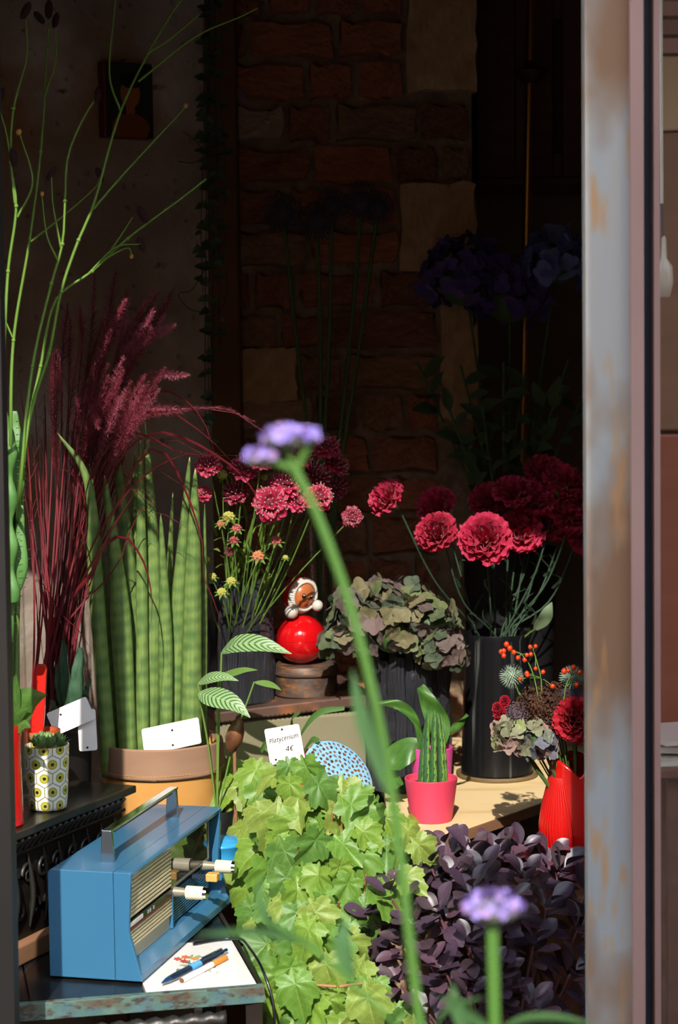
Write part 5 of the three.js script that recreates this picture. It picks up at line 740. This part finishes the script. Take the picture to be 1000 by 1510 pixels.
  for (let k = 0; k < 44; k++) { const x = 305 + R() * 110, y = 760 + R() * 110, d = 3.38 + R() * .07, p = at(x, y, d), e = at(x + (R() - .5) * 50, y - 10 - R() * 34 + (R() < .3 ? 40 : 0), d - .02); wpart('leaf', ribbon([p, p.clone().lerp(e, .5).add(V((R() - .5) * .012, .006, .004)), e], (t) => .0026 * Math.sin(Math.PI * Math.min(1, .15 + .85 * t)) + .0003, V(1, .3, .4), 8, .2, 1), lm, fol); if (k % 2) wpart('stem', tube([root.clone().add(V((R() - .5) * .05, -.04, .02)), p.clone().lerp(root, .3), p], .0009, 8, 5), stemGreen, fol); }
}
{ // alliums in a glass vase behind the doll
  const D = 3.7, C = V(at(478, 900, D).x, BENCH, -3.7), h = at(478, 770, D).y - BENCH, o = thing('tall_glass_vase', 'tall clear glass vase behind the red doll', 'vase', C), R = rng(15);
  part('glass', lathe([[0, 0], [.03, 0], [.033, .004], [.026, h * .5], [.04, h], [.038, h], [.024, h * .5], [.03, .008], [0, .006]], 36), mat({ color: 0xffffff, transmission: 1, thickness: 0, roughness: .03 }), o);
  const ball = (s) => { const r = rng(s), L = [new THREE.IcosahedronGeometry(.55, 2)]; for (let k = 0; k < 260; k++) { const d = fib(260, k), e = d.clone().multiplyScalar(.86 + r() * .2); L.push(tube([d.clone().multiplyScalar(.4), e], .014, 1, 3)); const q = new THREE.OctahedronGeometry(.05); q.scale(1, 1, 1.0); q.translate(e.x, e.y, e.z); L.push(q); } return merge(L); }, B = [ball(3), ball(4)], am = mat({ color: 0x4c4450, roughness: .85 });
  for (const [x, y, r, bx] of [[417, 313, 29, 466], [468, 326, 29, 472], [490, 302, 25, 474], [534, 298, 29, 490], [558, 306, 25, 494]]) { const p = at(x, y, D), s = thing('allium', ({ 417: 'dark allium globe on the stem that leans to the plaster wall', 534: 'dark allium globe that stands highest, in front of its neighbour', 558: 'dark allium globe half behind the highest one' })[x] ?? 'dried dark allium globe between the other globes', 'flower', C, [468, 490].includes(x) ? 'alliums in the tall glass vase' : undefined); const b = part('globe', B[x % 2], am, s); b.position.copy(p.clone().sub(C)); b.scale.setScalar(mpx(r, D)); wpart('stem', tube([V(C.x + (R() - .5) * .03, C.y + .02, C.z), at(bx, 760, D), at((bx + x) / 2 + (x < 450 ? -2 : 3), 520, D), p], .0036, 20, 8), stemDark, s); }
}
// hydrangea florets
const sepal = leafFrom((a) => Math.pow(Math.sin(Math.PI * Math.min(.985, .06 + a * .93)), .55), 1, 1.02, { fold: .16, droop: .12, rings: 2, ripple: .03 });
const floretG = [0, 1].map((s) => { const r = rng(s + 9), L = []; for (let k = 0; k < 4; k++) { const a = k * Math.PI / 2 + (r() - .5) * .3; L.push(placed(sepal, V(0, 0, .02 * k), V(Math.cos(a), Math.sin(a), .12 + r() * .25), V(0, 0, 1), .85 + r() * .3)); } L.push(new THREE.IcosahedronGeometry(.1, 0)); return merge(L); });
function hydrangea(name, label, group, base, p, r, n, mats, fr, seed, minY = -.5) {
  const o = thing(name, label, 'flower', base, group), R = rng(seed);
  for (let k = 0; k < n; k++) { const q = fib(n, k); if (q.y < minY) continue; q.add(V((R() - .5) * .25, (R() - .5) * .25, (R() - .5) * .25)).normalize(); const m = part('floret', floretG[k % 2], mats[Math.floor(R() * mats.length)], o); aim(m, p.clone().addScaledVector(q, r * (.8 + R() * .22)).sub(base), V(R() - .5, R() - .5, R() - .5), q); m.scale.setScalar(fr * (.75 + R() * .45)); }
  wpart('stem', stemTube(base.clone(), p, .003), stemDark, o); wpart('core', new THREE.IcosahedronGeometry(r * .62, 2).translate(p.x, p.y, p.z), stemDark, o, 'dark inner stalks'); return o;
}
{
  const fm = [0x687244, 0x75605a, 0x525e3c, 0x7e7652, 0x64544e, 0x47543c].map((c) => leafMat({ color: c, transmission: .25, roughness: .7 })), b = vaseB.clone().setY(vaseB.y + .14);
  [[524, 908, 40, 3.36], [578, 935, 46, 3.34], [632, 925, 44, 3.36], [652, 962, 34, 3.33], [508, 945, 30, 3.36], [600, 895, 40, 3.45], [560, 890, 34, 3.42]].forEach(([x, y, r, d], i) => hydrangea('faded_hydrangea', 'faded green and dusty pink hydrangea head in the charred vase', 'faded hydrangeas in the charred vase', b, at(x, y, d), mpx(r, d), 52, fm, mpx(16, d), 200 + i));
  // dark blue hydrangeas far back in a black bucket
  const D = 3.72, C = V(at(752, 800, D).x, BOARD, -3.72), o = thing('tall_black_bucket', 'tall black bucket in the dark behind the carnations', 'bucket', C); part('body', lathe([[0, 0], [.075, 0], [.085, .36], [.088, .37], [.082, .37], [.07, .05], [0, .04]], 40), M.black, o);
  const dm = [0x54408c, 0x624890, 0x48387a].map((c) => leafMat({ color: c, transmission: .2, roughness: .8 })), bm = [0x6a74b0, 0x7a84bc, 0x5c66a0].map((c) => leafMat({ color: c, transmission: .2, roughness: .8 })), bb = C.clone().setY(BOARD + .3);
  hydrangea('dark_hydrangea', 'big violet hydrangea head beside the brick wall', undefined, bb, at(685, 412, D), mpx(64, D), 90, dm, mpx(17, D), 301); hydrangea('dark_hydrangea', 'violet hydrangea head between the big one and the slate blue one', undefined, bb, at(752, 440, D), mpx(58, D), 80, dm, mpx(17, D), 302); hydrangea('dark_hydrangea', 'slate blue hydrangea head under the brass pole', undefined, bb, at(822, 388, D - .02), mpx(50, D), 70, bm, mpx(18, D), 303);
  const fo = thing('dark_foliage', 'dim dark green branches standing among the far hydrangeas', 'foliage', bb), lm = leafMat({ color: 0x415a32, roughness: .7 }), R = rng(66), lf = leafFrom((a) => Math.sin(Math.PI * Math.min(1, .05 + .95 * a)), 1, .45, { fold: .2, droop: .2, rings: 2 });
  for (let k = 0; k < 9; k++) { const e = at(615 + k * 32, 520 + R() * 90, D - .04 - R() * .06), c = curveOf([bb.clone(), bb.clone().lerp(e, .5).add(V((R() - .5) * .03, .03, 0)), e]); wpart('stem', tube(c, .0025, 12, 6), stemDark, fo); for (let j = 0; j < 9; j++) { const m = part('leaf', lf, lm, fo); aim(m, c.getPointAt(.35 + .65 * j / 9).sub(bb), V(R() - .5, R() * .6, .2 + R() * .4), V(R() - .5, .5, .7)); m.scale.setScalar(.04 + R() * .025); } }
}
// carnations
const petalFan = (s) => { const r = rng(s), pos = [], uv = [], idx = [], N = 10, K = 4, ph = r() * 6; for (let i = 0; i <= K; i++) for (let j = 0; j <= N; j++) { const t = i / K, u = j / N * 2 - 1, w = .1 + .5 * t, fr = t * t * .13 * Math.sin(u * 9 + ph) + t * t * t * .05 * (j % 2 ? 1 : -1); pos.push(u * w, t * (1 - .18 * u * u) + (i === K ? .06 * (j % 2) : 0), fr + .1 * t * t); uv.push(j / N, t); if (i < K && j < N) { const a = i * (N + 1) + j, b = a + N + 1; idx.push(a, a + 1, b, b, a + 1, b + 1); } } return geoOf(pos, uv, idx); };
const fans = [1, 2, 3].map(petalFan);
const carn = [5, 6, 7].map((s) => { const r = rng(s * 31), L = []; for (let k = 0; k < 42; k++) { const a = k * 2.39996, e = 1.5 - 1.5 * Math.pow(k / 42, .75) + (r() - .5) * .25, rad = .3 * Math.sqrt(k / 42), dir = V(Math.cos(a) * Math.cos(e), Math.sin(e), Math.sin(a) * Math.cos(e)), n = V(-Math.cos(a) * Math.sin(e), Math.cos(e), -Math.sin(a) * Math.sin(e)); L.push(placed(fans[k % 3], V(Math.cos(a) * rad * .4, -.1, Math.sin(a) * rad * .4), dir, n, .78 + r() * .3)); } return merge(L); });
{
  const R = rng(29), pm = [0xc4204c, 0xd02c58, 0xb81840].map((c) => leafMat({ color: c, transmission: .3, roughness: .7 })), root = V(at(733, 900, 3.49).x, BOARD + .15, -3.49), cal = lathe([[0, -.9], [.1, -.88], [.2, -.6], [.22, -.3], [.3, -.05]], 14);
  const list = [[572, 736, 27, [-.7, .6, .4]], [646, 748, 30, [-.4, .7, .4]], [645, 788, 30, [-.4, .5, .7]], [716, 796, 36, [-.1, .5, .85]], [768, 786, 35, [.1, .6, .8]], [722, 742, 30, [-.2, .8, .5]], [756, 728, 28, [0, .8, .5]], [790, 738, 32, [.1, .7, .7]], [802, 700, 30, [.1, .9, .3]], [830, 712, 30, [.3, .8, .4]], [842, 762, 34, [.3, .6, .7]], [812, 772, 30, [.2, .5, .8]], [858, 740, 32, [.4, .7, .5]], [862, 795, 30, [.4, .4, .8]]];
  list.forEach(([x, y, r, a], i) => { const d = i === 0 ? 3.33 : i === 2 || i === 3 ? 3.36 : 3.46 + (i % 3) * .02, p = at(x, y, d), ax = V(...a).normalize(), o = thing('carnation', ({ 0: 'lone red carnation leaning far out toward the scabious', 1: 'carnation behind the one that leans over the faded hydrangeas', 2: 'carnation that leans forward over the faded hydrangeas', 3: 'largest wide open carnation at the front of the bunch', 8: 'topmost carnation of the bunch', 12: 'carnation partly behind the rusty post, upper of two', 13: 'carnation partly behind the rusty post, lower of two' })[i] ?? 'frilly crimson carnation in the middle of the bunch', 'flower', root, [0, 1, 2, 3, 8, 12, 13].includes(i) ? undefined : 'carnations in the tall dark vase'), rr = mpx(r, d), b = part('blossom', carn[i % 3], pm[i % 3], o, 'frilled crimson petals'); aim(b, p.clone().sub(root), ax, V(.2, .1, 1)); b.scale.setScalar(rr); part('calyx', cal, stemGreen, b);
    const e = p.clone().addScaledVector(ax, -rr * .85); wpart('stem', tube([root.clone().add(V((R() - .5) * .05, -.02, (R() - .5) * .05)), root.clone().add(V((R() - .5) * .05 + (x - 733) * .0001, .08, 0)), root.clone().lerp(e, .65).add(V(0, -.012, 0)), e], .0016, 18, 6), carnStemShaded, o);
    for (let k = 0; k < 2; k++) { const q = root.clone().lerp(e, .45 + .25 * k); wpart('leaf', ribbon([q, q.clone().add(V((R() - .5) * .05, .02, .015)), q.clone().add(V((R() - .5) * .09, .015 + R() * .03, .02))], (t) => .0024 * (1 - t), V(1, .2, .4), 8, .2, 1), carnStemShaded, o); } });
  const g = thing('grey_green_leaf', 'single pale green leaf poking out of the dark vase', 'leaf', at(795, 935, 3.44)), lf = leafMat({ color: 0x7f9670 }); wpart('blade', ribbon([at(789, 928, 3.44), at(800, 915, 3.43), at(808, 902, 3.42), at(814, 888, 3.42)], (t) => mpx(11, 3.43) * Math.sin(Math.PI * Math.min(1, .1 + .88 * t)), V(1, .5, .3), 12, .2), lf, g); wpart('petiole', tube([at(789, 928, 3.44), at(775, 938, 3.46), root.clone().setY(root.y + .03)], .0014, 8, 5), stemGreen, g);
}
{ // bouquet in the red tulip vase
  const base = V(at(850, 1150, 3.02).x, .79, -3.02), R = rng(52), D = 3.0;
  const spike = (s) => { const L = [new THREE.IcosahedronGeometry(.5, 2)]; for (let k = 0; k < 190; k++) { const d = fib(190, k), g = new THREE.ConeGeometry(.055, .55, 4); g.translate(0, .68, 0); L.push(placed(g, V(0, 0, 0), d, V(.3, .2, 1))); } return merge(L); }, sg = spike(1), tm = mat({ color: 0x8ea08a, roughness: .6 });
  for (const [x, y, r, lab] of [[755, 997, 21, 'silvery green globe thistle left of the brown plume'], [844, 1000, 22, 'silvery green globe thistle behind the red rose hips']]) { const o = thing('globe_thistle', lab, 'flower', base), p = at(x, y, D), b = part('spikes', sg, tm, o); b.position.copy(p.clone().sub(base)); b.scale.setScalar(mpx(r, D)); wpart('stem', stemTube(base.clone(), p, .0022), stemGreen, o); }
  const hm = mat({ color: 0xd83c14, roughness: .2, clearcoat: .6 }), tip = mat({ color: 0x3a2418, roughness: .7 });
  for (const [lab, main, hips] of [['spray of orange red rose hips rising left over the thistle', [[800, 1060], [785, 990], [770, 965], [745, 957]], [[747, 950, 4], [739, 961, 3.6], [743, 960, 3.8], [743, 967, 3.6], [752, 956, 4], [758, 962, 3.6], [764, 970, 3.4], [774, 973, 3.6], [777, 966, 3.2], [783, 965, 3.2]]], ['spray of orange red rose hips over the right thistle', [[828, 1060], [832, 1030], [835, 1010], [843, 995]], [[832, 990, 4.2], [838, 989, 3], [846, 984, 4.2], [855, 991, 4], [851, 1010, 4.2], [864, 995, 3.6]]], ['dim spray of rose hips in the middle of the bouquet', [[800, 1060], [798, 1000], [790, 970], [786, 955]], [[782, 954, 3.2], [790, 953, 3], [777, 993, 3.6], [778, 996, 3], [790, 986, 3], [801, 991, 3.4], [815, 1012, 3.6], [767, 1001, 3]]]]) {
    const o = thing('rose_hip_spray', lab, 'berry branch', base), c = main.map((p) => at(p[0], p[1], D - .02)); wpart('stem', tube([base.clone(), ...c], .001, 24, 5), stemGreen, o);
    hips.forEach(([x, y, r]) => { const p = at(x, y, D - .025 - R() * .01), h = part('hip', new THREE.SphereGeometry(mpx(r, D), 14, 10).scale(1, 1.1, 1), hm, o); h.position.copy(p.clone().sub(base)); part('tip', new THREE.ConeGeometry(.0007, .002, 5).translate(0, mpx(r, D) * 1.15, 0), tip, h); const q = c.reduce((a, b) => a.distanceTo(p) < b.distanceTo(p) ? a : b); wpart('stalk', tube([q, q.clone().lerp(p, .5).add(V(0, .001, 0)), p], .0006, 5, 4), stemGreen, o); });
  }
  const plumeG = () => { const L = [], r = rng(17); for (let k = 0; k < 520; k++) { const d = fib(520, k).multiplyScalar(.6 + r() * .42); const s = new THREE.TetrahedronGeometry(.06 + r() * .05); s.rotateX(r() * 6); s.rotateY(r() * 6); s.translate(d.x, d.y, d.z); L.push(s); } L.push(new THREE.IcosahedronGeometry(.6, 1)); return merge(L); }, pg = plumeG();
  for (const [x, y, r, col, lab] of [[795, 1040, 34, 0x4a2c1a, 'brown seed plume in the middle of the bouquet'], [812, 1062, 30, 0x54301a, 'russet seed plume beside the red peony'], [765, 1055, 22, 0x5c484e, 'mauve brown seed plume at the left of the bouquet'], [818, 1030, 26, 0x42281a, 'dark brown seed plume under the right thistle']]) { const o = thing('seed_plume', lab, 'seed head', base), p = at(x, y, D - .005), b = part('plume', pg, mat({ color: col, roughness: .95 }), o); b.position.copy(p.clone().sub(base)); b.scale.setScalar(mpx(r, D)); b.rotation.set(x, y, 0); wpart('stem', stemTube(base.clone(), p, .002), stemDark, o); }
  const hmats = [0x9aa468, 0x8a8a6a, 0x7c8272, 0xa88a7e, 0x6a6a78].map((c) => leafMat({ color: c, transmission: .25, roughness: .7 }));
  hydrangea('bouquet_hydrangea', 'cream green hydrangea head at the left of the bouquet', undefined, base, at(755, 1085, D - .01), mpx(26, D), 34, hmats.slice(0, 4), mpx(13, D), 401, -1); hydrangea('bouquet_hydrangea', 'blue grey hydrangea head low in the bouquet', undefined, base, at(795, 1090, D - .02), mpx(26, D), 34, hmats.slice(1), mpx(14, D), 402, -1);
  const pe = thing('red_peony', 'crimson ruffled peony beside the rusty post', 'flower', base), pp = at(848, 1062, D - .03), pb = part('blossom', carn[0], leafMat({ color: 0xb00c24, transmission: .25, roughness: .65 }), pe); aim(pb, pp.clone().sub(base), V(-.05, .35, .95), V(0, 1, 0)); pb.scale.setScalar(mpx(30, D)); for (const [dx, dy, dz] of [[-.7, -.5, .3], [-.1, -.9, .4], [.6, -.6, .3]]) { const m = part('guard_petal', sepal, leafMat({ color: 0xc00f1c, transmission: .25 }), pe); aim(m, pp.clone().sub(base), V(dx, dy, dz), V(dx * .2, .3, 1)); m.scale.setScalar(mpx(34, D)); } wpart('stem', stemTube(base.clone(), pp, .002), stemDark, pe);
  for (const [x, y, r] of [[738, 1052, 10], [734, 1044, 8], [745, 1034, 8]]) { const o = thing('red_spray_carnation', 'small red spray carnation at the edge of the bouquet', 'flower', base, 'small red flowers at the edge of the bouquet'), p = at(x, y, D), b = part('blossom', carn[1], leafMat({ color: 0xb8142e }), o); aim(b, p.clone().sub(base), V(-.5, .4, .7), V(0, 1, 0)); b.scale.setScalar(mpx(r, D)); wpart('stem', stemTube(base.clone(), p, .0014), stemGreen, o); }
  const pl = thing('smoke_bush_sprig', 'sprig of round purple leaves above the red peony', 'leaves', base), pm = leafMat({ color: 0x4a3844, roughness: .5 }); for (const [x, y, ax, s] of [[828, 1050, [.25, .9, .3], 38], [850, 1042, [.5, .8, .2], 32], [815, 1045, [-.2, .9, .2], 28]]) { const m = part('leaf', sepal, pm, pl); aim(m, at(x, y, D - .012).sub(base), V(...ax), V(-.1, .2, 1)); m.scale.setScalar(mpx(s, D)); wpart('petiole', stemTube(base.clone(), at(x, y, D - .012), .0014), stemDark, pl); }
}
{ // verbena on the street side, out of focus
  const R = rng(95), pm = [0x9a80d4, 0xae94dc, 0xba94cc].map((c) => leafMat({ color: c, transmission: .3 })), vs = mat({ color: 0x4c7628, roughness: .6 }), vl = leafMat({ color: 0x527c46, transmission: .25 }), cal = mat({ color: 0x6a6a58, roughness: .8 });
  const fl = (() => { const L = []; for (let k = 0; k < 5; k++) { const a = k / 5 * 6.283; L.push(placed(sepal, V(0, 0, 0), V(Math.cos(a), Math.sin(a), .1), V(0, 0, 1), .55)); } return merge(L); })();
  function cluster(o, px, py, d, rx, ry, n) { const c = at(px, py, d); for (let k = 0; k < n; k++) { const q = fib(n * 2, k), p = c.clone().add(V(q.x * rx, q.y * ry, q.z * rx)); const m = part('floret', fl, pm[Math.floor(R() * 3)], o); aim(m, p.sub(o.position), V(R() - .5, R() - .5, R() - .5), V(q.x, q.y + .3, q.z)); m.scale.setScalar(.0048 + R() * .0022); } wpart('calyx_cluster', new THREE.SphereGeometry(1, 16, 10).scale(rx * .85, ry * .6, rx * .85).translate(c.x, c.y - ry * .15, c.z), cal, o); }
  const d = 1.42, a = thing('verbena', 'tall blurred verbena with violet clusters leaning across the doorway', 'flower', at(640, 1700, d).setY(0));
  wpart('stem', tube([at(650, 1720, d).setY(0), at(640, 1640, d), at(618, 1500, d), at(598, 1330, d), at(572, 1130, d), at(520, 905, d), at(462, 745, d), at(434, 690, d)], (t) => .0046 * (1 - .3 * t), 50, 10), vs, a);
  for (const P of [[[436, 692], [425, 670], [416, 655]], [[438, 694], [448, 670], [456, 655]], [[436, 694], [410, 684], [388, 682]]]) wpart('branch', tube(P.map((p) => at(p[0], p[1], d)), .0026, 10, 8), vs, a);
  cluster(a, 420, 648, d, .0165, .0095, 44); cluster(a, 454, 645, d, .0085, .007, 20); cluster(a, 384, 676, d, .0115, .008, 24);
  const lf = (o, P, w, dd, side = V(1, .1, .5)) => wpart('leaf', ribbon(P.map((p) => at(p[0], p[1], dd)), (t) => mpx(w, dd) * Math.sin(Math.PI * Math.min(1, .1 + .88 * t)), side, 14, .3, 2), vl, o);
  lf(a, [[574, 1170], [556, 1110], [534, 1050], [520, 988]], 15, d);
  wpart('side_branch', tube([at(636, 1600, d), at(590, 1520, d - .02), at(520, 1450, d - .03), at(450, 1390, d - .03), at(405, 1362, d - .03)], .0019, 20, 8), vs, a);
  lf(a, [[470, 1398], [420, 1378], [360, 1372], [290, 1378]], 10, d - .03, V(.1, 1, .4)); lf(a, [[520, 1445], [512, 1420], [506, 1385], [512, 1355]], 16, d - .03); lf(a, [[430, 1380], [400, 1360], [385, 1330], [384, 1290]], 8, d - .03);
  const e = 1.5, b = thing('verbena', 'short blurred verbena with one round violet head before the purple bush', 'flower', at(728, 1700, e).setY(0));
  wpart('stem', tube([at(732, 1740, e).setY(0), at(731, 1600, e), at(729, 1480, e), at(726, 1352, e)], .0046, 24, 10), vs, b); cluster(b, 728, 1340, e, .0225, .0135, 70);
  lf(b, [[729, 1520], [700, 1500], [672, 1480], [648, 1468]], 11, e, V(.2, 1, .4)); lf(b, [[730, 1525], [770, 1505], [820, 1502], [880, 1512]], 9, e, V(.2, 1, .4)); lf(b, [[690, 1530], [680, 1500], [672, 1475], [668, 1450]], 12, e); lf(b, [[640, 1520], [662, 1490], [700, 1475], [712, 1468]], 7, e, V(.2, 1, .4));
}

renderer.render(scene, camera);
